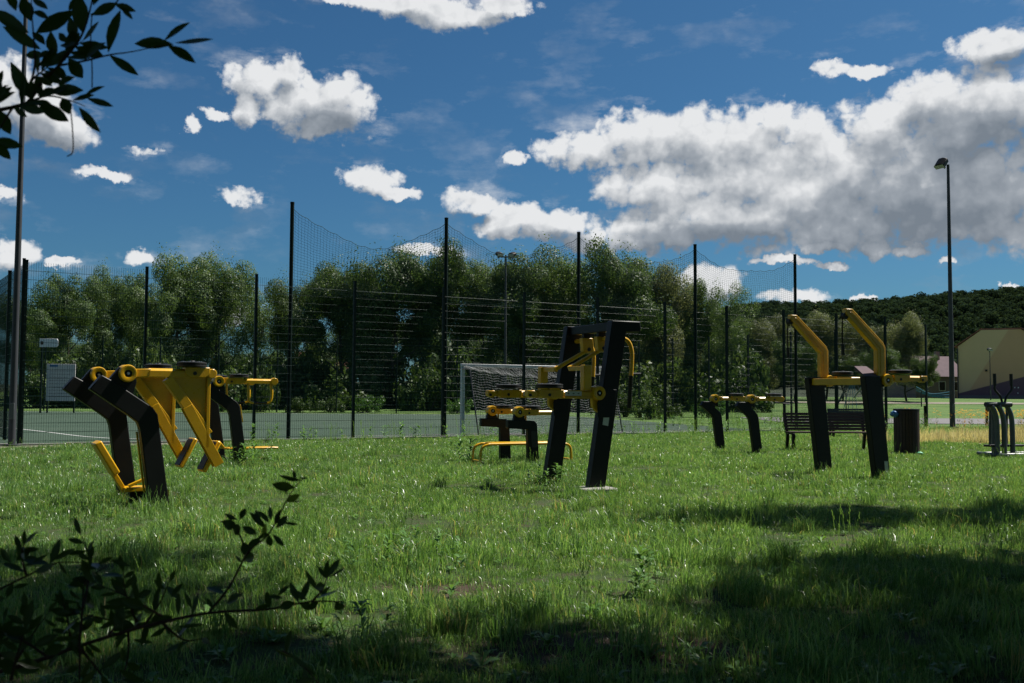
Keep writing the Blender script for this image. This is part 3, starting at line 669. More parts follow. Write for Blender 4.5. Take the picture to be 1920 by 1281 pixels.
# ================================================================== fence, net, goal, lights
def wire_panel(L, h, dz=0.2, dx=0.05):
    m = MB()
    for i in range(1, int(L/dx)): m.tube([(i*dx, 0, 0.06), (i*dx, 0, h)], 0.0030, 3, False)
    z = 0.10
    while z < h:
        for y in (-0.007, 0.007): m.tube([(0, y, z), (L, y, z)], 0.0042, 4, False)
        z += dz
    me = m.mesh('wire_mesh', False); me.materials.append(MATS['wire_green']); return me
def post_mesh(h, s=0.03, d=0.04):
    m = MB().box(-s, s, -d, d, -0.3, h); m.box(-s-.003, s+.003, -d-.003, d+.003, h, h+0.02); return m.mesh('post', False)
def fence(name, pts, h, lab, panels=None, dz=0.2):
    o = empty(name, tuple(pts[0]), label=lab, cat='fence', group='green mesh fences around the pitch'); p0 = Vector(pts[0])
    pm = post_mesh(h+0.05); cache = {}
    for i, p in enumerate(pts):
        t = (Vector(pts[min(i+1, len(pts)-1)])-Vector(pts[max(i-1, 0)])); a = math.atan2(t.y, t.x)
        link('post', pm, MATS['fence_green'], o, tuple(Vector(p)-p0), (0, 0, a))
        if i < len(pts)-1 and (panels is None or i in panels):
            v = Vector(pts[i+1])-Vector(p); L = round(v.length, 3)
            if L not in cache: cache[L] = wire_panel(L, h, dz)
            w = link('wire_mesh', cache[L], None, o, tuple(Vector(p)-p0), (0, 0, math.atan2(v.y, v.x))); w['kind'] = 'stuff'
    return o
fence('mesh_fence', [tuple(fence_pt(k)) for k in range(12)], 4.1, 'tall dark green wire mesh fence running across the picture before the pitch')
fence('mesh_fence', [(-10.96, 22.32, 0), (-12.35, 24.35, 0), (-13.8, 26.5, 0), (-15.2, 28.6, 0)], 4.1, 'mesh fence turning back from the corner behind the light pole')
fence('mesh_fence', [(16.9, 40.6, 0), (15.75, 42.0, 0), (14.3, 44, 0), (12.9, 46, 0), (11.4, 48, 0), (9.9, 50, 0), (8.4, 52, 0), (6.9, 54, 0), (5.4, 56, 0)], 4.1, 'mesh fence along the side of the pitch behind the bench')
fence('mesh_fence', [(-44+3.7*k, 63.4-0.28*k, gz(0, 63)) for k in range(13)], 4.6, 'far mesh fence closing the pitch in front of the trees')

TP = [Vector((-5.60, 25.30, 0)), Vector((-1.77, 27.45, 0)), Vector((2.08, 29.75, 0)), Vector((6.02, 32.05, 0)), Vector((9.88, 34.2, 0))]
def ball_net():
    o = empty('ball_net', tuple(TP[0]), label='high sagging green ball net hung between five tall posts', cat='net')
    off = FN*0.16
    for p in TP:
        m = MB().tube([(0, 0, -0.3), (0, 0, 6.08)], 0.052, 12); m.tube([(0, 0, 6.08), (0, 0, 6.12)], 0.056, 12)
        m.build('tall_post', MATS['fence_green'], o).location = p+off-TP[0]
    for i in range(4):
        A, B = TP[i]+off-TP[0], TP[i+1]+off-TP[0]; L = (B-A).length; nv = int(L/0.085); nr = 28; sag = (0.80, 0.72, 0.66, 0.62)[i]
        m = MB(); rg = random.Random(i)
        def pt(s, j):
            top = 5.98 - sag*4*s*(1-s)*(1-0.1*math.sin(s*9+i)) - 0.035*abs(math.sin(s*math.pi*11))
            z = top + (3.75-top)*j/nr; bil = 0.10*math.sin(s*math.pi)*math.sin(j/nr*math.pi)
            return A.lerp(B, s) + FN*bil + Vector((0, 0, z))
        for c in range(nv+1): m.tube([pt(c/nv, j) for j in range(0, nr+1, 2)], 0.0030, 3, False)
        for j in range(1, nr+1): m.tube([pt(c/nv, j) for c in range(nv+1)], 0.0030, 3, False)
        w = m.build('net', MATS['net_green'], o, smooth=False); w['kind'] = 'stuff'
        MB().tube([pt(c/66, 0) for c in range(67)], 0.007, 5).build('head_rope', MATS['net_green'], o)
ball_net()

def goal():
    p = Vector((-1.45, 29.35, 0)); q = Vector((2.93, 31.85, 0)); L = (q-p).length
    o = empty('football_goal', tuple(p), math.atan2(q.y-p.y, q.x-p.x), label='white framed football goal with slack net behind the fence', cat='goal')
    MB().box(-0.05, 0.05, -0.06, 0.06, 0, 2.0).build('goal_post', MATS['white_metal'], o, 0.012)
    MB().box(L-0.05, L+0.05, -0.06, 0.06, 0, 2.0).build('goal_post', MATS['white_metal'], o, 0.012)
    MB().box(-0.053, L+0.053, -0.062, 0.062, 2.002, 2.10).build('crossbar', MATS['white_metal'], o, 0.012)
    for x in (0, L):
        MB().tube([(x, -0.05, 1.95), (x, -0.45, 1.92), (x, -1.05, 0.03)], 0.022, 8).build('back_stay', MATS['galvanised'], o)
    MB().tube([(0, -1.05, 0.04), (L, -1.05, 0.04)], 0.03, 8).build('ground_bar', MATS['galvanised'], o)
    m = MB(); nx, ny = 62, 32
    def pt(i, j):
        x = L*i/nx; t = j/ny
        if t < 0.24: u = t/0.24; y, z = -0.06-0.44*u, 2.03-0.10*u - 0.20*math.sin(math.pi*u*0.5)*math.sin(math.pi*min(1, i/nx*1.0))
        else: u = (t-0.24)/0.76; y, z = -0.50-0.55*u, 1.93*(1-u)+0.03*u - 0.20*math.sin(math.pi*i/nx)*(1-u)
        return (x, y + 0.05*math.sin(i*0.7+j*0.5), z + 0.02*math.sin(i*1.3))
    for i in range(nx+1): m.tube([pt(i, j) for j in range(ny+1)], 0.0034, 3, False)
    for j in range(ny+1): m.tube([pt(i, j) for i in range(nx+1)], 0.0034, 3, False)
    m.build('net', MATS['goal_net'], o, smooth=False)['kind'] = 'stuff'
goal()

def floodlight(name, loc, h, r, heads, lab, rz=0.0, base=0.0):
    o = empty(name, loc, rz, label=lab, cat='lamp post', group='floodlight poles')
    m = MB(); m.tube([(0, 0, -0.4), (0, 0, h*0.35), (0, 0, h)], [r, r*0.82, r*0.5], 16); m.build('pole', MATS['galvanised'], o)
    if base: MB().lathe([(r*1.0, 0.06), (r*2.1, 0.055), (r*2.1, -0.1)], 16).build('base_plate', MATS['galvanised'], o)
    MB().box(-0.05, 0.05, -r-0.012, -r+0.01, 0.6, 0.95).build('service_door', MATS['grey_tube'], o, 0.004)
    for (dx, tilt, yaw) in heads:
        hd = empty('lamp_head', (dx, 0, h)); hd.parent = o; hd.rotation_euler = (tilt, 0, yaw)
        MB().prism([(-0.20, -0.06), (0.20, -0.06), (0.24, 0.10), (0.10, 0.19), (-0.10, 0.19), (-0.24, 0.10)], -0.17, 0.19).build('housing', MATS['anthracite'], hd, 0.015)
        MB().box(-0.21, 0.21, -0.176, -0.171, -0.045, 0.13).build('lens', MATS['lamp_glass'], hd)
        MB().bar((0, 0.02, -0.22), (0, 0.02, -0.03), 0.06, 0.06).build('bracket', MATS['galvanised'], hd, 0.006)
    if len(heads) > 1: MB().bar((-0.55, 0, h-0.12), (0.55, 0, h-0.12), 0.07, 0.07).build('crossarm', MATS['galvanised'], o, 0.005)
    return o
floodlight('floodlight_pole', (-10.87, 21.75, 0), 10.7, 0.080, [(0, -0.6, 0.4)], 'tall grey metal light pole at the left edge by the fence corner', 0.2, 1)
floodlight('floodlight_pole', (17.14, 38.8, 0), 10.35, 0.105, [(-0.25, 0.9, -1.1)], 'tall grey light pole with one black lamp head at right', 0.0, 1)
floodlight('floodlight_pole', (-0.44, 64.5, gz(0, 64.5)), 10.2, 0.11, [(-0.42, 0.35, 0.4), (0.42, 0.35, -0.7)], 'far grey light pole with two lamp heads above the trees', 0.1)
floodlight('floodlight_pole', (at_px(583, 75), 75, gz(0, 75)), 8.3, 0.10, [(0, 0.3, 0.0)], 'thin pale light pole far off beside the tallest net pole')
floodlight('street_lamp', (at_px(1857, 100), 100, gz(0, 100)), 5.0, 0.06, [(0, 0.3, 0.0)], 'thin street lamp standing before the beige house')

def notice_board():
    d = 56.0; x0, x1 = at_px(89, d), at_px(142, d)
    o = empty('notice_board', ((x0+x1)/2, d, 0), 0.05, label='large pale grey notice board with a small blue stripe on two posts', cat='sign'); w = x1-x0
    for s in (-1, 1): MB().box(s*(w/2-0.06)-0.04, s*(w/2-0.06)+0.04, 0.0, 0.07, -0.2, 2.75).build('post', MATS['fence_green'], o)
    MB().box(-w/2, w/2, -0.05, -0.005, 0.68, 2.76).build('panel', MATS['board_grey'], o, 0.01)
    MB().box(-w/2+0.16, -w/2+0.62, -0.056, -0.051, 2.60, 2.71).build('stripe', MATS['board_blue'], o)
    for i in range(9): MB().box(-w/2+0.15, w/2-0.15-(i*37 % 5)*0.06, -0.054, -0.0515, 2.36-i*0.18, 2.375-i*0.18).build('print_line', MATS['galvanised'], o)
notice_board()
def camera_tank():
    d = 55.0; x0, x1 = at_px(73, d), at_px(108, d)
    o = empty('sign', (x0+0.1, d, 0), label='small white rounded sign on a thin green post above the notice board', cat='sign'); w = x1-x0
    MB().tube([(0.03, 0.06, -0.2), (0.03, 0.06, 4.1)], 0.05, 8).build('post', MATS['fence_green'], o)
    MB().prism([(-0.08, 3.66), (w-0.16, 3.66), (w-0.08, 3.78), (w-0.08, 4.02), (w-0.16, 4.13), (-0.08, 4.13)], -0.05, 0.0).build('panel', MATS['white_metal'], o, 0.01)
    MB().box(-0.02, 0.13, -0.055, -0.051, 3.80, 3.98).build('emblem', MATS['brown_wood'], o)
camera_tank()
for x, y, lab in ((16.87, 40.7, 'thin low dark post left of the tall light pole'), (19.62, 41.2, 'thin low dark post behind the grey walking machine')):
    o = MB().box(-0.04, 0.04, -0.04, 0.04, -0.2, 0.82).box(-0.045, 0.045, -0.045, 0.045, 0.82, 0.85).build('low_post', MATS['anthracite']); o.location = (x, y, 0); tag(o, lab, 'post', 'low posts by the footpath')

# ================================================================== fitness machines (local x = the way the arms point, y = from the near post to the far post)
Y, K, RB = 'yellow', 'anthracite', 'rubber'
def machine(name, base, ang, lab, cat='exercise machine'):
    return empty(name, (base[0], base[1], 0), R(ang-90), label=lab, cat=cat, group='yellow and black outdoor fitness machines')
def post(o, poly, a, t=0.105):
    p = MB().prism(poly, a-t/2, a+t/2).build('post', MATS[K], o, 0.010); return p
def hub(o, x, a, z, r=0.082, w=0.135):
    """yellow bearing ring with a dark bore and a bolt"""
    h = MB().lathe([(r*0.42, -w/2), (r*0.55, -w/2-0.006), (r*0.92, -w/2-0.004), (r, -w/2+0.014), (r, w/2-0.014), (r*0.92, w/2+0.004), (r*0.55, w/2+0.006), (r*0.42, w/2)], 28, 'y', (x, a, z)).build('hub', MATS[Y], o)
    MB().disc((x, a-w/2+0.012, z), (x, a+w/2-0.012, z), r*0.43, 18).build('bore', MATS[RB], h)
    MB().disc((x, a-w/2-0.004, z), (x, a-w/2+0.014, z), r*0.17, 6).build('bolt', MATS['steel'], h)
def damper(o, x, a, z, r=0.165):
    """black round resistance unit lying on the arm"""
    d = MB().lathe([(0.0, 0.056), (0.03, 0.054), (0.035, 0.042), (r*0.8, 0.040), (r, 0.033), (r, 0.020), (r*0.9, 0.017), (r*0.9, 0.011), (r, 0.008), (r, -0.008), (r*0.85, -0.014), (0, -0.014)], 36, 'z', (x, a, z)).build('damper', MATS[RB], o)
    for k in range(6):
        t = k*math.pi/3; MB().disc((x+math.cos(t)*r*0.62, a+math.sin(t)*r*0.62, z+0.039), (x+math.cos(t)*r*0.62, a+math.sin(t)*r*0.62, z+0.048), 0.011, 6).build('bolt', MATS['steel'], d)
def arm(o, x0, x1, a, z, h=0.085, w=0.075):
    """box-section lever between the bearing and its end, with a clevis block under the damper and a cap"""
    c = 0.026; sec = [(-w/2, -h/2), (w/2, -h/2), (w/2, h/2-c), (w/2-c, h/2), (c-w/2, h/2), (-w/2, h/2-c)]; n = len(sec)
    m = MB().add([(x0, a+y, z+q) for y, q in sec]+[(x1, a+y, z+q) for y, q in sec], [tuple(range(n)), tuple(range(2*n-1, n-1, -1))]+[(i, i+n, (i+1) % n+n, (i+1) % n) for i in range(n)])
    m.build('lever_arm', MATS[Y], o, 0.003)
def clevis(o, x, a, z, l=0.24, w=0.105, h=0.105):
    MB().prism([(x-l/2, z-h*0.2), (x-l/2+0.05, z-h/2), (x+l/2-0.05, z-h/2), (x+l/2, z-h*0.2), (x+l/2, z+h/2), (x-l/2, z+h/2)], a-w/2, a+w/2).build('clevis', MATS[Y], o, 0.006)
    MB().disc((x-0.03, a-w/2-0.006, z-0.01), (x-0.03, a+w/2+0.006, z-0.01), 0.020, 12).build('pin', MATS['ink'], o)
def endcap(o, x, a, z, r=0.052, w=0.10): MB().disc((x, a-w/2, z), (x, a+w/2, z), r, 20).build('end_cap', MATS[Y], o, 0.006)

# ---- A: leg machine at the left, nearest the camera
PA = [(-0.740, 1.230), (-0.631, 1.369), (-0.535, 1.318), (-0.130, 1.048), (-0.078, 0.974), (0.092, -0.15), (-0.104, -0.15), (-0.246, 0.823), (-0.272, 0.898), (-0.358, 0.966)]
o = machine('leg_machine', (-3.56, 10.23), 126, 'yellow and black leg machine with two hanging wedge levers, nearest at left')
for a in (0.0, 1.16):
    post(o, PA, a)
    MB().prism([(-0.56, 1.32), (-0.46, 1.45), (-0.33, 1.45), (-0.29, 1.30), (-0.33, 1.16), (-0.42, 1.21)], a-0.036, a+0.036).build('bearing_bracket', MATS[K], o, 0.006)
    hub(o, -0.385, a, 1.388, 0.088, 0.15)
    MB().prism([(-0.31, 1.35), (-0.15, 1.36), (-0.15, 1.44), (-0.31, 1.435)], a-0.035, a+0.035).build('arm_neck', MATS[Y], o, 0.006)
    arm(o, -0.17, 0.46, a, 1.402, 0.088); clevis(o, 0.32, a, 1.41, 0.26); endcap(o, 0.475, a, 1.40, 0.05)
    damper(o, 0.27, a, 1.480, 0.152)
    # wedge lever: web plate, flanges and the long shank that carries the foot pad
    lv = MB().prism([(0.02, 1.358), (0.45, 1.358), (0.45, 0.70)], a-0.006, a+0.006).build('wedge_lever', MATS[Y], o)
    MB().bar((0.020, a, 1.345), (0.455, a, 0.76), 0.075, 0.10).build('flange', MATS[Y], lv, 0.005)
    MB().box(0.425, 0.462, a-0.040, a+0.040, 0.62, 1.357).build('flange', MATS[Y], lv, 0.005)
    s = MB()
    for dy in (-0.034, 0.034): s.bar((0.225, a+dy, 1.055), (0.575, a+dy, 0.44), 0.012, 0.105)
    s.bar((0.20, a, 1.09), (0.57, a, 0.45), 0.055, 0.075); s.build('shank', MATS[Y], lv, 0.003)
    ap = a + (0.21 if a < 0.5 else -0.19)
    pd = MB().bar((0.47, ap, 0.36), (0.63, ap, 0.68), 0.19, 0.052, (-1, 0, 0.5)).build('foot_pad', MATS[Y], o, 0.014)
    MB().tube([(0.555, a, 0.52), (0.555, ap, 0.52)], 0.024, 12).build('axle', MATS[Y], pd)
    MB().bar((0.452, ap, 0.385), (0.595, ap, 0.672), 0.17, 0.012, (-1, 0, 0.5)).build('shade_sheet', MATS[RB], pd, 0.003)  # thin dark sheet standing in for the shade on this pad face
fr = empty('foot_rest', (0, 0, 0)); fr.parent = o
MB().box(-0.24, 0.06, 0.48, 0.72, 0.155, 0.20).build('plate', MATS[Y], fr, 0.008)
MB().box(-0.16, 0.10, 0.58, 0.64, -0.1, 0.153).build('pedestal', MATS[K], fr, 0.006)
MB().bar((-0.215, 0.60, 0.15), (-0.50, 0.60, 0.63), 0.09, 0.05).build('upright', MATS[Y], fr, 0.006)
MB().bar((-0.315, 0.60, 0.345), (-0.515, 0.60, 0.68), 0.20, 0.075).build('pad', MATS[Y], fr, 0.014)
MB().bar((0.04, 0.60, 0.17), (0.04, 0.02, 0.17), 0.07, 0.07).build('cross_tube', MATS[Y], fr, 0.006)
MB().bar((-0.20, 0.50, 0.215), (0.0, 0.50, 0.30), 0.05, 0.03).build('heel_stop', MATS[Y], fr, 0.005)
MB().bar((-0.155, 0.085, 0.18), (-0.245, 0.085, 0.80), 0.02, 0.02).build('guide_rod', MATS[Y], o, 0.003)

# ---- B: seated press behind it
o = machine('press_machine', (-4.55, 16.94), 123, 'smaller yellow and black machine with hanging handles behind the wedge levers')
for a in (0.0, 1.2):
    post(o, PA, a)
    MB().prism([(-0.60, 1.30), (-0.50, 1.44), (-0.38, 1.44), (-0.34, 1.30), (-0.33, 1.14), (-0.42, 1.19)], a-0.036, a+0.036).build('bearing_bracket', MATS[K], o, 0.006)
    hub(o, -0.445, a, 1.39, 0.092, 0.15); clevis(o, -0.20, a, 1.40, 0.34); arm(o, -0.36, 0.50, a, 1.40, 0.08); endcap(o, 0.52, a, 1.40, 0.062)
    damper(o, -0.09, a, 1.475, 0.165)
    MB().tube(curve_pts([(0.07, a, 1.36), (0.08, a, 1.18), (0.10, a, 1.06), (0.17, a, 1.03)], 5), 0.020, 10).build('handle_drop', MATS[Y], o)
    MB().tube(curve_pts([(0.47, a, 1.36), (0.49, a, 1.2), (0.47, a, 1.07), (0.41, a, 1.03)], 5), 0.024, 10).build('handle_drop', MATS[Y], o)
    MB().tube([(0.16, a, 1.03), (0.42, a, 1.03)], 0.015, 8).build('grip', MATS[RB], o)
MB().box(-0.12, 0.78, 0.42, 0.78, 0.215, 0.25).build('seat', MATS[Y], o, 0.012)
MB().box(0.0, 0.12, 0.54, 0.66, -0.1, 0.214).build('pedestal', MATS[K], o, 0.006)
MB().bar((-0.16, 0.62, 0.24), (-0.26, 0.62, 0.36), 0.22, 0.05).build('back_stop', MATS[Y], o, 0.01)
MB().bar((0.015, 0.09, 0.70), (-0.035, 0.09, 1.0), 0.025, 0.02).build('guide_rod', MATS[Y], o, 0.003)

# ---- C: tall pull-down machine in the middle
o = machine('pull_down_machine', (1.02, 12.47), 115, 'tallest black frame machine with yellow pull-down rods in the middle')
PC = [(-0.115, -0.15), (0.110, -0.15), (0.447, 2.000), (0.665, 2.010), (0.655, 2.140), (0.240, 2.140)]
for a in (0.0, 1.19):
    post(o, PC, a, 0.125)
    MB().prism([(0.02, 1.10), (0.10, 1.28), (0.30, 1.27), (0.235, 0.92), (0.03, 0.92)], a-0.071, a-0.061).build('bearing_plate', MATS[K], o, 0.003)
    MB().prism([(-0.02, 1.05), (-0.05, 1.30), (0.10, 1.30), (0.12, 1.05), (0.06, 0.98)], a-0.030, a+0.030).build('bearing_bracket', MATS[Y], o, 0.005)
    hub(o, 0.035, a-0.02, 1.225, 0.090, 0.16)
    arm(o, -0.86, -0.02, a-0.02, 1.215, 0.082); clevis(o, -0.62, a-0.02, 1.21, 0.34); clevis(o, -0.88, a-0.02, 1.205, 0.12, 0.10, 0.09)
    damper(o, -0.63, a-0.02, 1.295, 0.17)
    MB().box(-0.46, -0.05, a-0.075, a+0.035, 1.155, 1.174).build('under_rail', MATS[Y], o, 0.003)
    st = MB().box(-0.43, -0.20, a-0.0605, a-0.0578, 1.190, 1.243).build('scale_sticker', MATS['sticker'], o)
    for k in range(3):
        x = -0.385+k*0.07; MB().prism([(x-.012, 1.214), (x+.004, 1.214), (x+.004, 1.206), (x+.016, 1.218), (x+.004, 1.230), (x+.004, 1.222), (x-.012, 1.222)], a-0.0622, a-0.0607).build('arrow', MATS['ink'], st)
    MB().box(-0.165, -0.055, a-0.06, a+0.04, 1.257, 1.575).build('upright', MATS[Y], o, 0.010)
    s = 1 if a < 0.5 else -1; ae = a + s*0.40
    MB().bar((-0.11, a+s*0.041, 1.535), (-0.11, ae, 1.535), 0.055, 0.055).build('cross_link', MATS[Y], o, 0.005)
    MB().tube([(-0.11, ae, 1.55), (0.36, ae, 1.80)], 0.027, 12).build('pull_rod', MATS[Y], o)
    MB().bar((-0.13, ae, 1.54), (-0.05, ae, 1.582), 0.075, 0.05).build('rod_end', MATS[Y], o, 0.006)
    MB().prism([(0.28, 1.76), (0.44, 1.76), (0.42, 1.96), (0.26, 1.96)], ae-0.045, ae+0.045).build('pivot_block', MATS[Y], o, 0.006)
    MB().disc((0.36, ae-0.052, 1.81), (0.36, ae+0.052, 1.81), 0.026, 12).build('pin', MATS['ink'], o)
    MB().box(0.29, 0.40, ae-0.03, ae+0.03, 1.961, 2.02).build('hanger', MATS[K], o, 0.005)
    ah = a + s*0.10
    MB().tube([(0.35, ae, 1.93), (0.35, ah, 1.93)], 0.026, 10).build('lever_tube', MATS[Y], o)
    MB().tube(curve_pts([(0.35, ah, 1.93), (0.47, ah, 1.935), (0.575, ah, 1.89), (0.625, ah, 1.77), (0.625, ah, 1.6), (0.615, ah, 1.45)], 5), 0.027, 12).build('handle_bar', MATS[Y], o)
    g = MB()
    for k in range(14): g.tube([(0.613-k*0.002, ah, 1.45-k*0.030), (0.612-k*0.002, ah, 1.43-k*0.030), (0.611-k*0.002, ah, 1.421-k*0.030)], [0.030, 0.030, 0.025], 12)
    g.build('grip', MATS[RB], o)
    MB().tube([(0.62, ah, 1.475), (0.76, ah, 1.478)], 0.013, 8).build('stop_pin', MATS[RB], o)
MB().box(0.275, 0.415, 0.063, 1.127, 2.015, 2.128).build('crossbeam', MATS[K], o, 0.008)
MB().prism([(0.098, 0.83), (0.178, 0.815), (0.205, 1.0), (0.125, 1.015)], -0.0660, -0.0628).build('instruction_sticker', MATS['sticker'], o)
MB().box(-0.28, 0.22, -0.24, 0.16, -0.12, 0.06).build('footing', MATS['concrete'], o, 0.02)

# ---- D: low bench machine behind it
o = machine('bench_machine', (0.38, 17.11), 114.5, 'low black machine with yellow arms above a yellow tube bench')
PD = [(-0.115, -0.15), (0.100, -0.15), (0.045, 0.700), (-0.005, 0.755), (-0.505, 0.772), (-0.505, 0.630), (-0.130, 0.605)]
for a in (0.0, 1.16):
    post(o, PD, a)
    MB().prism([(-0.40, 0.74), (-0.36, 0.93), (-0.25, 0.93), (-0.16, 0.74)], a-0.036, a+0.036).build('bearing_bracket', MATS[K], o, 0.006)
    hub(o, -0.29, a, 0.905, 0.092, 0.15); clevis(o, -0.08, a, 0.895, 0.32); arm(o, -0.22, 0.44, a, 0.89, 0.082); endcap(o, 0.45, a, 0.89, 0.055)
    damper(o, -0.05, a, 0.972, 0.165)
    MB().tube([(-0.115, a+0.09, 0.86), (-0.115, a+0.09, 0.70)], 0.018, 8).build('stop_rod', MATS[Y], o)
    MB().tube([(0.40, a, 0.86), (0.40, a, 0.70), (0.33, a, 0.68)], 0.017, 8).build('handle_drop', MATS[Y], o)
MB().box(-0.16, 0.14, -0.14, 0.14, -0.1, 0.03).build('footing', MATS['concrete'], o, 0.02)
MB().prism([(-0.055, 0.30), (0.045, 0.30), (0.025, 0.58), (-0.075, 0.58)], -0.0565, -0.0535).build('instruction_sticker', MATS['ink'], o)
bn = empty('bench', (0.02, 0.56, 0)); bn.parent = o
MB().bar((-0.62, 0, 0.352), (0.70, 0, 0.352), 0.30, 0.035).build('seat', MATS[Y], bn, 0.012)
for s in (-1, 1):
    MB().tube(curve_pts([(-0.84, s*0.17, -0.05), (-0.84, s*0.17, 0.18), (-0.80, s*0.17, 0.29), (-0.70, s*0.17, 0.335), (-0.55, s*0.165, 0.34), (0.60, s*0.165, 0.34), (0.78, s*0.17, 0.335), (0.88, s*0.17, 0.29), (0.91, s*0.17, 0.18), (0.91, s*0.17, -0.05)], 5), 0.022, 10).build('frame_tube', MATS[Y], bn)
for x in (-0.84, 0.91): MB().tube([(x, -0.17, 0.055), (x, 0.17, 0.055)], 0.018, 8).build('foot_tube', MATS[Y], bn)

# ---- E: far machine right of the middle
o = machine('arm_machine', (5.12, 20.83), 106.1, 'small far machine with two crooked black posts and level yellow arms')
PE = [(-0.493, 0.985), (-0.440, 1.075), (-0.145, 1.07), (-0.145, 0.932), (-0.015, 0.829), (0.013, 0.751), (0.120, -0.15), (-0.070, -0.15), (-0.191, 0.699), (-0.248, 0.790)]
for a in (0.0, 1.6):
    post(o, PE, a)
    hub(o, -0.14, a, 1.135, 0.092, 0.15); MB().prism([(-0.22, 1.04), (-0.20, 1.16), (-0.08, 1.16), (-0.06, 0.95)], a-0.036, a+0.036).build('bearing_bracket', MATS[K], o, 0.006)
    arm(o, -0.06, 0.55, a, 1.14, 0.08); clevis(o, 0.42, a, 1.14, 0.28); clevis(o, -0.01, a, 1.135, 0.10, 0.11, 0.10); endcap(o, 0.565, a, 1.135, 0.06)
    damper(o, 0.41, a, 1.215, 0.165)
    MB().tube([(0.58, a-0.05, 1.05), (0.74, a-0.05, 1.035)], 0.013, 8).build('grip', MATS[RB], o)

# ---- F: pull machine with two hooked arms at the right
o = machine('hook_arm_machine', (5.44, 14.68), 112, 'black machine with two tall hooked yellow arms and hanging ropes at right')
PF = [(-0.135, -0.15), (0.120, -0.15), (-0.045, 1.47), (-0.075, 1.50), (-0.345, 1.50)]
for a in (0.0, 1.26):
    post(o, PF, a, 0.115)
    if a == 0:
        MB().add([(-0.34, a-0.05, 1.502), (-0.05, a-0.05, 1.502), (-0.07, a+0.22, 1.655), (-0.30, a+0.22, 1.655), (-0.34, a-0.05, 1.482), (-0.05, a-0.05, 1.482), (-0.07, a+0.22, 1.60), (-0.30, a+0.22, 1.60)],
                 [(0, 1, 2, 3), (4, 5, 6, 7), (0, 1, 5, 4), (1, 2, 6, 5), (2, 3, 7, 6), (3, 0, 4, 7)]).build('top_plate', MATS['dull_tile'], o, 0.004)
    hub(o, 0.07, a, 1.445, 0.092, 0.15); MB().prism([(-0.12, 1.30), (-0.10, 1.475), (0.10, 1.475), (0.10, 1.38)], a-0.034, a+0.034).build('bearing_bracket', MATS[K], o, 0.006)
    arm(o, 0.13, 0.80, a, 1.475, 0.082); clevis(o, 0.36, a, 1.47, 0.30); clevis(o, 0.78, a, 1.465, 0.12, 0.10, 0.10); damper(o, 0.36, a, 1.56, 0.17)
    MB().prism([(-0.095, 1.50), (0.055, 1.50), (0.055, 1.925), (0.015, 2.0), (-0.545, 2.475), (-0.660, 2.475), (-0.665, 2.40), (-0.095, 1.890)], a-0.045, a+0.045).build('hook_arm', MATS[Y], o, 0.008)
    MB().prism([(-0.045, 1.53), (0.030, 1.53), (0.030, 1.91), (0.0, 1.965), (-0.55, 2.43), (-0.60, 2.43), (-0.045, 1.905)], a-0.052, a-0.046).build('stiffener', MATS[Y], o, 0.003)
    MB().lathe([(0.012, -0.03), (0.05, -0.03), (0.04, 0), (0.05, 0.03), (0.012, 0.03)], 16, 'y', (-0.655, a, 2.37)).build('pulley', MATS[RB], o)
    MB().tube(curve_pts([(-0.69, a, 2.34), (-0.70, a, 2.1), (-0.685, a+0.01, 1.95)], 4), 0.009, 6).build('rope', MATS['rope'], o)
    MB().tube([(-0.685, a+0.01, 1.96), (-0.682, a+0.01, 1.80)], 0.026, 10).build('grip', MATS[RB], o)
MB().box(-0.29, -0.20, 0.0585, 1.20, 1.375, 1.478).build('cross_tube', MATS[Y], o, 0.008)
MB().bar((-0.26, 0.07, 1.38), (-0.20, 0.35, 1.18), 0.016, 0.016).build('hook', MATS['steel'], o)
MB().prism([(0.005, 0.05), (0.075, 0.05), (0.050, 0.26), (-0.01, 0.26)], -0.0615, -0.0583).build('scuffed_sticker', MATS['sticker'], o)

# ---- G: grey walking machine cut by the right edge
o = empty('walking_machine', (9.75, 20.0, 0), R(12), label='grey tubular walking machine with black hand grips at the right edge', cat='exercise machine')
GT = 'grey_tube'
MB().tube([(-0.10, -0.02, 0.05), (1.6, -0.02, 0.05)], 0.040, 12).build('base_tube', MATS[GT], o)
MB().tube([(-0.05, 0.5, 0.05), (1.6, 0.5, 0.05)], 0.040, 12).build('base_tube', MATS[GT], o)
MB().tube([(-0.06, -0.35, 0.05), (-0.06, 0.55, 0.05)], 0.045, 12).build('base_tube', MATS[GT], o)
for x, y in ((-0.03, 0.0), (0.13, 0.0), (0.22, 0.42), (0.40, 0.1)):
    MB().tube(curve_pts([(x, y, 0.05), (x, y, 0.60), (x-0.03, y, 0.86), (x-0.12, y, 1.04)], 5), 0.050, 12).build('upright', MATS[GT], o)
MB().tube([(-0.28, 0.0, 1.06), (0.34, 0.05, 1.06)], 0.050, 12).build('top_tube', MATS['galvanised'], o)
for x, y in ((-0.02, 0.05), (0.40, 0.1)):
    s = 1 if x < 0.2 else -1
    MB().tube(curve_pts([(x+s*0.17, y, 1.06), (x+s*0.12, y, 1.22), (x, y, 1.36), (x, y, 1.46)], 5), 0.024, 10).build('swing_bar', MATS[RB], o)
    MB().tube([(x, y, 1.44), (x-0.005, y, 1.68)], 0.034, 10).build('grip', MATS[RB], o)
    MB().tube([(x-0.05, y+0.08, 1.04), (x-0.06, y+0.1, 0.45), (x-0.06, y+0.1, 0.25)], 0.026, 10).build('pedal_arm', MATS[GT], o)
    MB().box(x-0.14, x+0.30, y+0.0, y+0.20, 0.21, 0.25).build('pedal', MATS[RB], o, 0.008)

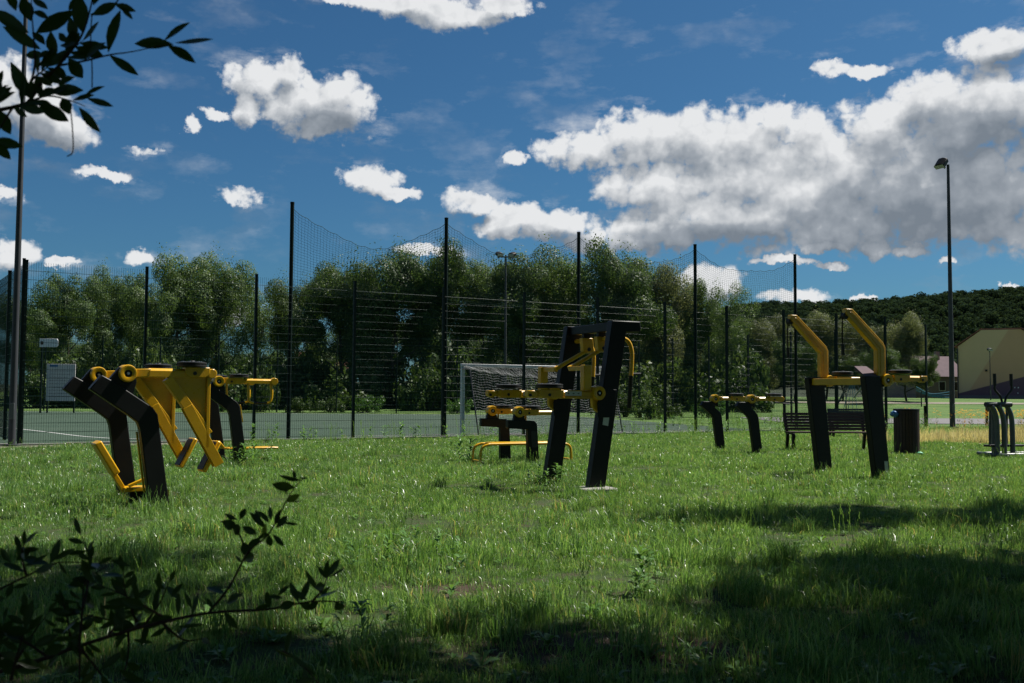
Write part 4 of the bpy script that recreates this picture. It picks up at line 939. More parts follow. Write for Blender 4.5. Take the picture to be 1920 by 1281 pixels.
# ================================================================== bench, bin, small things
def park_bench(loc, rz, L, lab, wood):
    o = empty('park_bench', loc, rz, label=lab, cat='bench', group='park benches')
    for x in (0.0, L):
        MB().bar((x, -0.02, -0.1), (x, -0.02, 0.37), 0.07, 0.07).build('leg', MATS['anthracite'], o, 0.005)
        MB().bar((x, 0.46, -0.1), (x, 0.36, 0.37), 0.06, 0.06).build('leg', MATS['anthracite'], o, 0.005)
        MB().bar((x, -0.05, 0.375), (x, 0.45, 0.375), 0.06, 0.03).build('seat_rail', MATS['anthracite'], o, 0.004)
        MB().bar((x, 0.40, 0.36), (x, 0.56, 0.80), 0.05, 0.05).build('back_rail', MATS['anthracite'], o, 0.004)
    sl = MB().box(-0.06, L+0.06, -0.022, 0.022, -0.014, 0.014).mesh('slat', False)
    for k in range(8): link('slat', sl, MATS[wood], o, (0, -0.01+k*0.056, 0.406))
    sb = MB().box(-0.06, L+0.06, -0.027, 0.027, -0.014, 0.014).mesh('slat', False)
    for k in range(6):
        t = k/5; link('slat', sb, MATS[wood], o, (0, 0.405+0.115*t, 0.475+0.33*t), (R(72), 0, 0))
    return o
park_bench((6.19, 21.95, 0), 0.05, 1.75, 'dark brown slatted park bench behind the hooked arm machine', 'brown_wood')
park_bench((9.6, 29.8, 0), -0.1, 1.5, 'second slatted bench farther back, seen above the dark brown bench', 'galvanised')
def bin_():
    o = empty('waste_bin', (8.3, 20.98, 0), 0.2, label='tall dark brown slatted waste bin in the grass beside the bench', cat='bin')
    MB().lathe([(0.225, 0.03), (0.225, 0.90), (0.215, 0.90), (0.215, 0.05)], 24).build('liner', MATS['anthracite'], o)
    n = 24; sl = MB().box(-0.0298, 0.0298, 0.0, 0.022, -0.02, 0.935).mesh('slat', False)
    for k in range(n):
        t = 2*math.pi*k/n; link('slat', sl, MATS['brown_wood'], o, (-math.sin(t)*0.232, math.cos(t)*0.232, random.Random(k).uniform(-.006, .006)), (0, 0, t))
    MB().lathe([(0.262, 0.915), (0.262, 0.95), (0.16, 0.955), (0.16, 0.915)], 24).build('rim', MATS['anthracite'], o)
bin_()
def blob(name, mat, loc, s, seed, lab, cat):
    bm = bmesh.new(); bmesh.ops.create_icosphere(bm, subdivisions=3, radius=1); rg = random.Random(seed); ph = [rg.uniform(0, 6) for _ in range(6)]
    for v in bm.verts:
        c = v.co; k = 1+0.22*math.sin(c.x*4+ph[0])*math.sin(c.y*5+ph[1])+0.16*math.sin(c.z*9+ph[2]+c.x*6)+0.08*math.sin(c.y*15+ph[3]); v.co = Vector((c.x*s[0], c.y*s[1], c.z*s[2]))*k
    me = bpy.data.meshes.new(name); bm.to_mesh(me); bm.free(); me.shade_smooth(); o = link(name, me, MATS[mat]); o.location = loc; return tag(o, lab, cat)
blob('plastic_bag', 'bag_blue', (8.01, 20.86, 0.84), (0.085, 0.05, 0.065), 3, 'crumpled light blue plastic bag hanging on the rim of the bin', 'bag')
blob('litter', 'litter_green', (8.44, 20.66, 0.035), (0.06, 0.05, 0.035), 4, 'bit of bright green litter at the foot of the bin', 'litter')
def playground():
    o = empty('climbing_frame', (at_px(1590, 62), 62, gz(0, 62)), label='thin pale climbing frame with blue ropes behind the bench', cat='playground')
    for p, q in (((-1.1, 0, -.1), (0.3, 0, 2.3)), ((1.7, 0, -.1), (0.3, 0, 2.3)), ((-0.6, 1.5, -.1), (0.5, 1.2, 2.2)), ((0.0, 0.4, -.1), (0.0, 0.4, 1.4))):
        MB().tube([p, q], 0.035, 8).build('pole', MATS['galvanised'], o)
    MB().tube([(0.3, 0, 2.3), (0.5, 1.2, 2.2)], 0.035, 8).build('ridge_pole', MATS['galvanised'], o)
    for k in range(4): MB().tube([(-0.3+k*0.3, 0.1, 0.2), (0.3+k*0.05, 0.3, 2.2)], 0.016, 6).build('rope', MATS['play_blue'], o)
    o2 = empty('rope_bridge', (at_px(1727, 80), 80, gz(0, 80)), label='low turquoise rope net by the far trees left of the light pole', cat='playground')
    for x in (0, 2.6): MB().tube([(x, 0, -.1), (x, 0, 1.3)], 0.05, 8).build('pole', MATS['galvanised'], o2)
    for k in range(3): MB().tube(curve_pts([(-0.4, 0, 1.6-k*.15), (0.8, 0, 1.05-k*.1), (2.6, 0, 1.25-k*.25)], 6), 0.035, 6).build('rope', MATS['play_blue'], o2)
playground()
# trees beside and behind the camera: foot, then crown lobes (centre, radii, clumps, leaves per clump)
SHADE = [(31, (11.6, 10.4), [((9.9, 13.0, 8.6), (2.2, 1.0, 0.6), 34, 170), ((7.4, 12.4, 8.0), (1.5, 0.7, 0.4), 14, 150), ((8.9, 8.7, 8.2), (2.9, 1.9, 1.1), 120, 220), ((11.6, 11.4, 8.6), (2.0, 1.8, 1.1), 60, 190), ((8.0, 7.3, 8.4), (2.6, 1.0, 0.8), 60, 220)], 'leafy tree standing outside the picture at right'),
         (32, (3.4, -1.5), [((2.0, 3.4, 7.0), (3.0, 2.6, 1.3), 90, 190)], 'leafy tree standing behind the camera'),
         (33, (6.2, 3.4), [((5.5, 6.7, 8.0), (3.0, 1.3, 1.0), 60, 190), ((2.4, 7.2, 8.3), (2.3, 1.5, 0.8), 48, 180), ((1.5, 8.9, 8.2), (2.3, 1.6, 0.8), 36, 160)], 'leafy tree standing close at the right of the camera')]
# ================================================================== grass, weeds, flowers
def tuft(rng, n, rad, h0, h1, w, spread=0.5, straw=0.08):
    P = rng.normal(size=(n, 2))*rad*0.55; h = rng.uniform(h0, h1, n)*rng.uniform(0.7, 1.0, n)
    az = rng.uniform(0, 6.28, n); ln = np.abs(rng.normal(0.25, spread*0.6, n)); d = np.stack([np.cos(az), np.sin(az)], 1)
    fz = rng.uniform(0, 6.28, n); s = np.stack([np.cos(fz), np.sin(fz)], 1)*(w*rng.uniform(0.7, 1.3, n))[:, None]/2
    base = np.column_stack([P, np.full(n, -0.012)]); mid = np.column_stack([P+d*(ln*h*0.35)[:, None], h*0.58]); tip = np.column_stack([P+d*(ln*h*1.15)[:, None], h*(1-0.22*ln)])
    s3 = np.column_stack([s, np.zeros(n)])
    V = np.stack([base-s3, base+s3, mid-s3*0.85, mid+s3*0.85, tip], 1).reshape(-1, 3); k = np.arange(n)*5
    F4 = np.stack([k, k+1, k+3, k+2], 1); F3 = np.stack([k+2, k+3, k+4], 1)
    t = rng.uniform(0.05, 0.95, n); t[rng.random(n) < straw] = 1.0
    return V, [F4, F3], np.repeat(t, 5), 0
def leafy_plant(rng, n, r, z, w, up, tone=(0.3, 0.9)):
    """low broad-leaved weed: a rosette or short stem of pointed leaves"""
    V, F4, F3, t = [], [], [], []
    for i in range(n):
        a = rng.uniform(0, 6.28); l = r*rng.uniform(0.6, 1.1); zz = z*rng.uniform(0, 1); e = rng.uniform(0.2, 1.0)*up
        d = np.array([math.cos(a), math.sin(a), 0]); s = np.array([-d[1], d[0], 0])*w*rng.uniform(0.7, 1.2)/2
        b0 = np.array([0, 0, zz]); m = b0+d*l*0.5+np.array([0, 0, l*e*0.6]); tp = b0+d*l+np.array([0, 0, l*e*0.55]); k = len(V)
        V += [b0-s*0.2, b0+s*0.2, m-s, m+s, m+np.array([0, 0, -w*0.12]), tp]
        F4 += [(k, k+4, k+2, k), (k, k+1, k+3, k+4)]; F3 += [(k, k+4, k+2), (k+2, k+4, k+5), (k+4, k+3, k+5)]; F4 = [f for f in F4 if len(set(f)) == 4]
        t += [rng.uniform(*tone)]*6
    return np.array(V), [np.array(F4), np.array(F3)], np.array(t), 0
def stalk(rng, n, h, rad):
    """seeding grass stems with a small brush of seeds"""
    V, F, t = [], [], []
    for i in range(n):
        x, y = rng.normal(0, rad, 2); hh = h*rng.uniform(0.6, 1.1); lx, ly = rng.normal(0, 0.16, 2)*hh; k = len(V); w = 0.0016
        V += [(x-w, y, 0), (x+w, y, 0), (x+lx*.5+w, y+ly*.5, hh*.6), (x+lx*.5-w, y+ly*.5, hh*.6), (x+lx, y+ly, hh), (x+lx+w, y+ly, hh)]
        F += [(k, k+1, k+2, k+3), (k+3, k+2, k+5, k+4)]; t += [0.97]*6
        for j in range(5):
            q = len(V); zz = hh*(1-0.05*j); a = rng.uniform(0, 6.28); s = 0.007
            cx, cy = x+lx*(1-0.05*j)+math.cos(a)*s, y+ly*(1-0.05*j)+math.sin(a)*s
            V += [(cx-s*.5, cy, zz-.008), (cx+s*.5, cy, zz-.004), (cx+s*.3, cy, zz+.012), (cx-s*.4, cy, zz+.006)]; F.append((q, q+1, q+2, q+3)); t += [1.0]*4
    return np.array(V), [np.array(F)], np.array(t), 0

def fence_y(x): return F0.y + (x-F0.x)/FD.x*FD.y
def on_footing(x, y): return (x-1.05)**2 + (y-12.40)**2 < 0.30**2
def in_view(x, y, m=1.2): return abs(x) < 0.53*y + m
def soil_patch(x, y): return ((x-0.50)/0.75)**2 + ((y-4.75)/0.34)**2 < 1.0 or ((x+0.3)/0.6)**2 + ((y-6.2)/0.22)**2 < 0.6 or ((x-3.9)/0.8)**2 + ((y-14.0)/0.22)**2 < 1.0 or ((x-0.3)/0.7)**2 + ((y-12.75)/0.25)**2 < 0.6
def build_grass():
    rng = np.random.default_rng(3); var = []
    for i in range(8): var.append(tuft(rng, 110, 0.15, 0.025, 0.085, 0.0042, 0.9))
    for i in range(4): var.append(tuft(rng, 70, 0.12, 0.05, 0.16, 0.0045, 0.7, 0.10))
    for i in range(4): var.append(tuft(rng, 80, 0.20, 0.035, 0.10, 0.0075, 0.9))      # coarser, for the far lawn
    for i in range(3): var.append(tuft(rng, 90, 0.10, 0.12, 0.27, 0.0055, 0.8, 0.12))   # rank clumps left by the mower
    pts, pk, sc = [], [], []
    def fill(y0, y1, dens, coarse):
        n = int((y1-y0)*2*(0.53*y1+1.2)*dens)
        X = rng.uniform(-0.53*y1-1.2, 0.53*y1+1.2, n); Yv = rng.uniform(y0, y1, n)
        clump = np.sin(X*1.9+0.6*np.sin(Yv*1.3))*np.sin(Yv*1.6+0.8*np.sin(X*0.9)) + 0.5*np.sin(X*4.7+Yv*3.1)*np.sin(Yv*5.3-X*2.2)
        for x, y, c in zip(X, Yv, clump):
            if not in_view(x, y): continue
            f = fence_y(x) - 0.2
            if y > f - (1.0 if x < -7.3 else 0.0) and x < 17: continue
            if on_footing(x, y): continue
            if soil_patch(x, y) and rng.random() > 0.16: continue
            pts.append((x, y, 0)); tall = rng.random() < 0.10 + 0.10*max(c, 0)
            pk.append(int(rng.integers(12, 16)) if coarse and not tall else int(rng.integers(8, 12)) if tall else int(rng.integers(0, 8)))
            sc.append(rng.uniform(0.75, 1.2)*(1+0.45*c)*(0.85 if coarse else 0.9))
    fill(3.6, 8, 62, False); fill(8, 14, 46, False); fill(14, 22, 30, True); fill(22, 40, 20, True)
    for _ in range(170):
        y = 4.3 + 15*rng.random()**1.2; x = rng.uniform(-0.53*y-1, 0.53*y+1)
        for _k in range(int(rng.integers(1, 5))):
            pts.append((x+rng.normal(0, .14), y+rng.normal(0, .14), 0)); pk.append(int(rng.integers(16, 19))); sc.append(rng.uniform(0.55, 1.05))
    for (x, y) in ((-3.56, 10.23), (-4.24, 11.17), (0.52, 13.55), (5.44, 14.68), (4.97, 15.84), (0.38, 17.11), (5.12, 20.83), (-4.55, 16.94)):   # uncut grass round the posts
        for _k in range(7):
            a = rng.uniform(0, 6.28); pts.append((x+math.cos(a)*0.16, y+math.sin(a)*0.16, 0)); pk.append(int(rng.integers(16, 19))); sc.append(rng.uniform(0.5, 0.85))
    n = len(pts); rot = np.stack([rng.normal(0, .1, n), rng.normal(0, .1, n), rng.uniform(0, 6.28, n)], 1)
    scatter('grass', var, pts, rot, sc, pk, [MATS['grass']], 'short green lawn grass with longer tufts and a few dry blades', 'grass')
    # weeds, rosettes and seed stalks
    wv = [leafy_plant(rng, 9, 0.075, 0.02, 0.026, 1.0) for _ in range(4)] + [leafy_plant(rng, 22, 0.10, 0.26, 0.030, 0.9) for _ in range(3)] + [stalk(rng, 7, 0.34, 0.05) for _ in range(3)]
    pts, pk, sc = [], [], []
    def put(x, y, k, s): pts.append((x, y, 0)); pk.append(k); sc.append(s)
    for _ in range(700):
        y = 4 + 16*rng.random()**1.6; x = rng.uniform(-0.53*y-1, 0.53*y+1)
        if y < fence_y(x)-0.5: put(x, y, int(rng.integers(0, 4)), rng.uniform(0.5, 1.3))
    for _ in range(420):
        y = 4.5 + 18*rng.random(); x = rng.uniform(-0.53*y-1, 0.53*y+1)
        if y < fence_y(x)-0.5: put(x, y, int(rng.integers(7, 10)), rng.uniform(0.45, 0.95))
    for (x, y, r, n, s) in [(-4.45, 16.75, 0.3, 14, 1.3), (-4.9, 16.4, 0.4, 8, 1.0), (0.45, 13.35, 0.25, 10, 1.0), (0.75, 6.0, 0.12, 4, 0.9), (-0.75, 7.3, 0.25, 9, 0.8), (4.3, 12.4, 0.6, 10, 0.7), (-0.6, 4.75, 0.2, 5, 0.7), (-0.38, 18.6, 0.5, 12, 1.5), (1.8, 8.6, 1.0, 12, 0.55)]:
        for _ in range(n): put(x+rng.normal(0, r), y+rng.normal(0, r), int(rng.integers(4, 7)), s*rng.uniform(0.6, 1.15))
    for _ in range(200):   # tall weeds along the fence foot
        k = rng.uniform(1.9, 11.8); p = fence_pt(k, -0.35-abs(rng.normal(0, 0.35))); put(p.x, p.y, int(rng.integers(4, 10)), rng.uniform(0.7, 1.7))
    for _ in range(160):
        x = rng.uniform(6, 16); y = rng.uniform(fence_y(x)+0.5, 46); put(x, y, int(rng.integers(4, 10)), rng.uniform(0.8, 1.8))
    n = len(pts); rot = np.stack([rng.normal(0, .08, n), rng.normal(0, .08, n), rng.uniform(0, 6.28, n)], 1)
    scatter('weeds', wv, pts, rot, sc, pk, [MATS['weed']], 'scattered broad leaved weeds and thin seed stalks in the lawn', 'weeds')
    # dry golden grass strip and yellow flowers at the right
    dv = [tuft(rng, 70, 0.20, 0.25, 0.62, 0.010, 0.5, 0) for _ in range(4)]; pts = []
    for _ in range(1500):
        x = rng.uniform(9.2, 26); y = rng.uniform(24.5, 37.5)
        lo = 25.5 + 0.10*(x-9); hi = lo + 1.2 + 0.75*min(max(x-10, 0), 9)
        if lo < y < hi and rng.random() < 0.9: pts.append((x, y, 0))
    n = len(pts); rot = np.stack([rng.normal(0, .12, n), rng.normal(0, .12, n), rng.uniform(0, 6.28, n)], 1)
    scatter('dry_grass', dv, pts, rot, rng.uniform(0.55, 1.0, n), rng.integers(0, 4, n), [MATS['dry_grass']], 'strip of tall golden dry grass at the right beyond the bin', 'dry grass')
    fv = []
    for _ in range(3):
        V, (F4, F3), t, _i = leafy_plant(rng, 16, 0.12, 0.45, 0.03, 1.1, (0.0, 0.1)); V = list(V); F4 = list(F4); t = list(t)
        for j in range(14):
            c = np.array([*rng.normal(0, 0.13, 2), rng.uniform(0.5, 0.75)]); k = len(V); s = 0.035
            V += [c+np.array(q)*s for q in ((-1, -1, 0), (1, -1, .3), (1, 1, 0), (-1, 1, .3))]; F4.append((k, k+1, k+2, k+3)); t += [rng.uniform(0.7, 1.0)]*4
        fv.append((np.array(V), [np.array(F4), F3], np.array(t), 0))
    pts = [(17.0+rng.normal(0, .25), 37.2+rng.normal(0, .3), 0) for _ in range(9)] + [(18.7+rng.normal(0, .5), 38.4+rng.normal(0, .4), 0) for _ in range(16)] + [(15.2+rng.normal(0, .6), 38.2+rng.normal(0, .5), 0) for _ in range(6)] + [(20.6+rng.normal(0, .7), 39.5+rng.normal(0, .4), 0) for _ in range(12)]
    n = len(pts); rot = np.stack([np.zeros(n), np.zeros(n), rng.uniform(0, 6.28, n)], 1)
    scatter('yellow_flowers', fv, pts, rot, rng.uniform(0.7, 1.1, n), rng.integers(0, 3, n), [MATS['flower_mix']], 'clumps of yellow flowers behind the dry grass at the light pole foot', 'flowers')
build_grass()

# ================================================================== shrub at the camera's left, twigs reaching into the picture
UPPER_TWIG = {'stem': [[(-0.971, 1.75, 1.682), (-0.937, 1.792, 1.713), (-0.89, 1.795, 1.727), (-0.844, 1.757, 1.756), (-0.795, 1.712, 1.77), (-0.755, 1.702, 1.814), (-0.754, 1.736, 1.877), (-0.765, 1.783, 1.955)], [(-0.834, 1.8, 1.799), (-0.775, 1.771, 1.798), (-0.712, 1.724, 1.793), (-0.661, 1.7, 1.791), (-0.606, 1.722, 1.813)], [(-0.853, 1.737, 1.751), (-0.832, 1.702, 1.778), (-0.844, 1.711, 1.857), (-0.87, 1.756, 1.933)], [(-0.868, 1.704, 1.694), (-0.909, 1.741, 1.666), (-0.96, 1.786, 1.629)], [(-0.88, 1.775, 1.721), (-0.854, 1.8, 1.742), (-0.8, 1.779, 1.726), (-0.755, 1.732, 1.703)], [(-0.774, 1.79, 1.89), (-0.714, 1.746, 1.893), (-0.686, 1.706, 1.904)], [(-0.796, 1.715, 1.771), (-0.778, 1.701, 1.785), (-0.777, 1.732, 1.809), (-0.785, 1.78, 1.838)], [(-0.844, 1.719, 1.746), (-0.858, 1.766, 1.77), (-0.863, 1.799, 1.789), (-0.846, 1.786, 1.794)], [(-0.918, 1.793, 1.719), (-0.9, 1.795, 1.725), (-0.86, 1.755, 1.718), (-0.816, 1.711, 1.715)], [(-0.925, 1.77, 1.707), (-0.914, 1.722, 1.704), (-0.907, 1.7, 1.709), (-0.923, 1.724, 1.728)], [(-0.89, 1.702, 1.687), (-0.902, 1.712, 1.705), (-0.932, 1.757, 1.733), (-0.959, 1.796, 1.759)]], 'hang': [[(-0.756, 1.75, 1.873), (-0.757, 1.75, 1.834), (-0.753, 1.75, 1.78), (-0.752, 1.75, 1.742)], [(-0.789, 1.75, 1.703), (-0.784, 1.75, 1.66), (-0.783, 1.75, 1.626), (-0.793, 1.75, 1.618)]], 'leaf': [(-0.725, 1.751, 1.807, -0.712, 1.767, 1.891, 0.0244), (-0.711, 1.722, 1.792, -0.665, 1.738, 1.761, 0.0203), (-0.604, 1.735, 1.816, -0.672, 1.732, 1.816, 0.0223), (-0.635, 1.776, 1.837, -0.587, 1.773, 1.871, 0.019), (-0.607, 1.754, 1.826, -0.533, 1.737, 1.827, 0.0169), (-0.626, 1.77, 1.827, -0.575, 1.772, 1.795, 0.019), (-0.724, 1.736, 1.819, -0.764, 1.747, 1.792, 0.026), (-0.749, 1.734, 1.868, -0.704, 1.733, 1.89, 0.0186), (-0.704, 1.721, 1.883, -0.664, 1.717, 1.868, 0.0129), (-0.694, 1.726, 1.878, -0.67, 1.718, 1.854, 0.0092), (-0.796, 1.77, 1.89, -0.862, 1.762, 1.845, 0.0341), (-0.78, 1.749, 1.913, -0.779, 1.766, 1.847, 0.0281), (-0.902, 1.787, 1.921, -0.887, 1.795, 1.879, 0.0239), (-0.866, 1.753, 1.907, -0.833, 1.745, 1.882, 0.015), (-0.85, 1.723, 1.869, -0.828, 1.74, 1.863, 0.0166), (-0.936, 1.751, 1.884, -0.861, 1.737, 1.836, 0.0235), (-0.92, 1.76, 1.856, -0.855, 1.77, 1.818, 0.0207), (-0.833, 1.759, 1.848, -0.829, 1.774, 1.805, 0.0236), (-0.797, 1.713, 1.828, -0.783, 1.714, 1.811, 0.0128), (-0.81, 1.747, 1.818, -0.774, 1.731, 1.815, 0.0168), (-0.842, 1.761, 1.803, -0.885, 1.774, 1.809, 0.017), (-0.803, 1.757, 1.795, -0.85, 1.749, 1.782, 0.0245), (-0.808, 1.777, 1.804, -0.781, 1.778, 1.768, 0.0247), (-0.899, 1.751, 1.788, -0.862, 1.76, 1.722, 0.0263), (-0.802, 1.722, 1.774, -0.79, 1.733, 1.753, 0.0111), (-0.838, 1.765, 1.775, -0.841, 1.775, 1.752, 0.017), (-0.772, 1.725, 1.753, -0.807, 1.736, 1.742, 0.0166), (-0.815, 1.725, 1.727, -0.749, 1.71, 1.725, 0.0222), (-0.832, 1.778, 1.749, -0.869, 1.791, 1.739, 0.0171), (-0.779, 1.78, 1.736, -0.741, 1.779, 1.754, 0.0133), (-0.778, 1.732, 1.714, -0.731, 1.714, 1.718, 0.0111), (-0.766, 1.762, 1.727, -0.721, 1.77, 1.714, 0.017), (-0.786, 1.777, 1.714, -0.742, 1.769, 1.666, 0.0171), (-0.824, 1.727, 1.708, -0.87, 1.732, 1.705, 0.012), (-0.859, 1.774, 1.72, -0.81, 1.791, 1.692, 0.0247), (-0.791, 1.722, 1.715, -0.778, 1.721, 1.685, 0.0203), (-0.907, 1.782, 1.716, -0.88, 1.779, 1.696, 0.0115), (-0.922, 1.757, 1.703, -0.889, 1.74, 1.654, 0.0226), (-0.934, 1.764, 1.651, -0.886, 1.779, 1.642, 0.0189), (-0.934, 1.776, 1.65, -0.913, 1.79, 1.621, 0.019), (-0.784, 1.763, 1.917, -0.8, 1.754, 1.883, 0.0151), (-0.749, 1.771, 1.93, -0.759, 1.761, 1.896, 0.0133), (-0.843, 1.777, 1.912, -0.828, 1.761, 1.935, 0.0133), (-0.806, 1.776, 1.818, -0.783, 1.764, 1.848, 0.0152), (-0.857, 1.74, 1.839, -0.83, 1.733, 1.813, 0.0149), (-0.859, 1.765, 1.799, -0.832, 1.754, 1.81, 0.0132), (-0.888, 1.742, 1.878, -0.895, 1.724, 1.91, 0.0168), (-0.901, 1.731, 1.721, -0.91, 1.728, 1.758, 0.0185), (-0.789, 1.718, 1.786, -0.749, 1.723, 1.784, 0.0121), (-0.795, 1.74, 1.799, -0.783, 1.749, 1.852, 0.02), (-0.8, 1.762, 1.811, -0.761, 1.76, 1.798, 0.0143), (-0.803, 1.779, 1.822, -0.799, 1.784, 1.874, 0.0155), (-0.796, 1.775, 1.825, -0.74, 1.769, 1.805, 0.0219), (-0.782, 1.753, 1.821, -0.792, 1.743, 1.869, 0.0192), (-0.794, 1.79, 1.837, -0.736, 1.78, 1.825, 0.0157), (-0.763, 1.731, 1.82, -0.728, 1.715, 1.85, 0.0152), (-0.843, 1.731, 1.756, -0.818, 1.74, 1.741, 0.013), (-0.857, 1.766, 1.771, -0.85, 1.752, 1.807, 0.0119), (-0.841, 1.74, 1.765, -0.797, 1.737, 1.745, 0.014), (-0.849, 1.763, 1.775, -0.827, 1.762, 1.82, 0.0178), (-0.842, 1.757, 1.775, -0.816, 1.769, 1.759, 0.0136), (-0.844, 1.768, 1.782, -0.827, 1.763, 1.809, 0.0098), (-0.831, 1.746, 1.777, -0.79, 1.741, 1.752, 0.0155), (-0.814, 1.719, 1.771, -0.775, 1.708, 1.797, 0.0145), (-0.874, 1.733, 1.705, -0.822, 1.726, 1.69, 0.0175), (-0.868, 1.735, 1.708, -0.867, 1.738, 1.754, 0.0153), (-0.886, 1.788, 1.725, -0.843, 1.798, 1.723, 0.0158), (-0.871, 1.773, 1.723, -0.878, 1.783, 1.77, 0.016), (-0.855, 1.758, 1.721, -0.831, 1.773, 1.714, 0.0123), (-0.85, 1.765, 1.727, -0.859, 1.765, 1.768, 0.0146), (-0.818, 1.716, 1.717, -0.779, 1.716, 1.734, 0.0125), (-0.913, 1.727, 1.703, -0.87, 1.714, 1.723, 0.015), (-0.93, 1.75, 1.714, -0.961, 1.761, 1.75, 0.0138), (-0.922, 1.734, 1.713, -0.891, 1.743, 1.741, 0.0162), (-0.934, 1.752, 1.723, -0.972, 1.739, 1.742, 0.0165), (-0.954, 1.787, 1.738, -0.918, 1.784, 1.748, 0.014), (-0.926, 1.734, 1.727, -0.964, 1.746, 1.762, 0.0162), (-0.92, 1.72, 1.727, -0.913, 1.728, 1.779, 0.016), (-0.907, 1.725, 1.705, -0.891, 1.721, 1.738, 0.0124), (-0.911, 1.729, 1.712, -0.942, 1.741, 1.747, 0.0118), (-0.92, 1.741, 1.721, -0.903, 1.758, 1.75, 0.0113), (-0.933, 1.76, 1.732, -0.98, 1.767, 1.767, 0.0172), (-0.931, 1.752, 1.735, -0.909, 1.745, 1.771, 0.0134), (-0.928, 1.742, 1.737, -0.967, 1.758, 1.761, 0.0114), (-0.922, 1.726, 1.737, -0.93, 1.744, 1.785, 0.016)]}
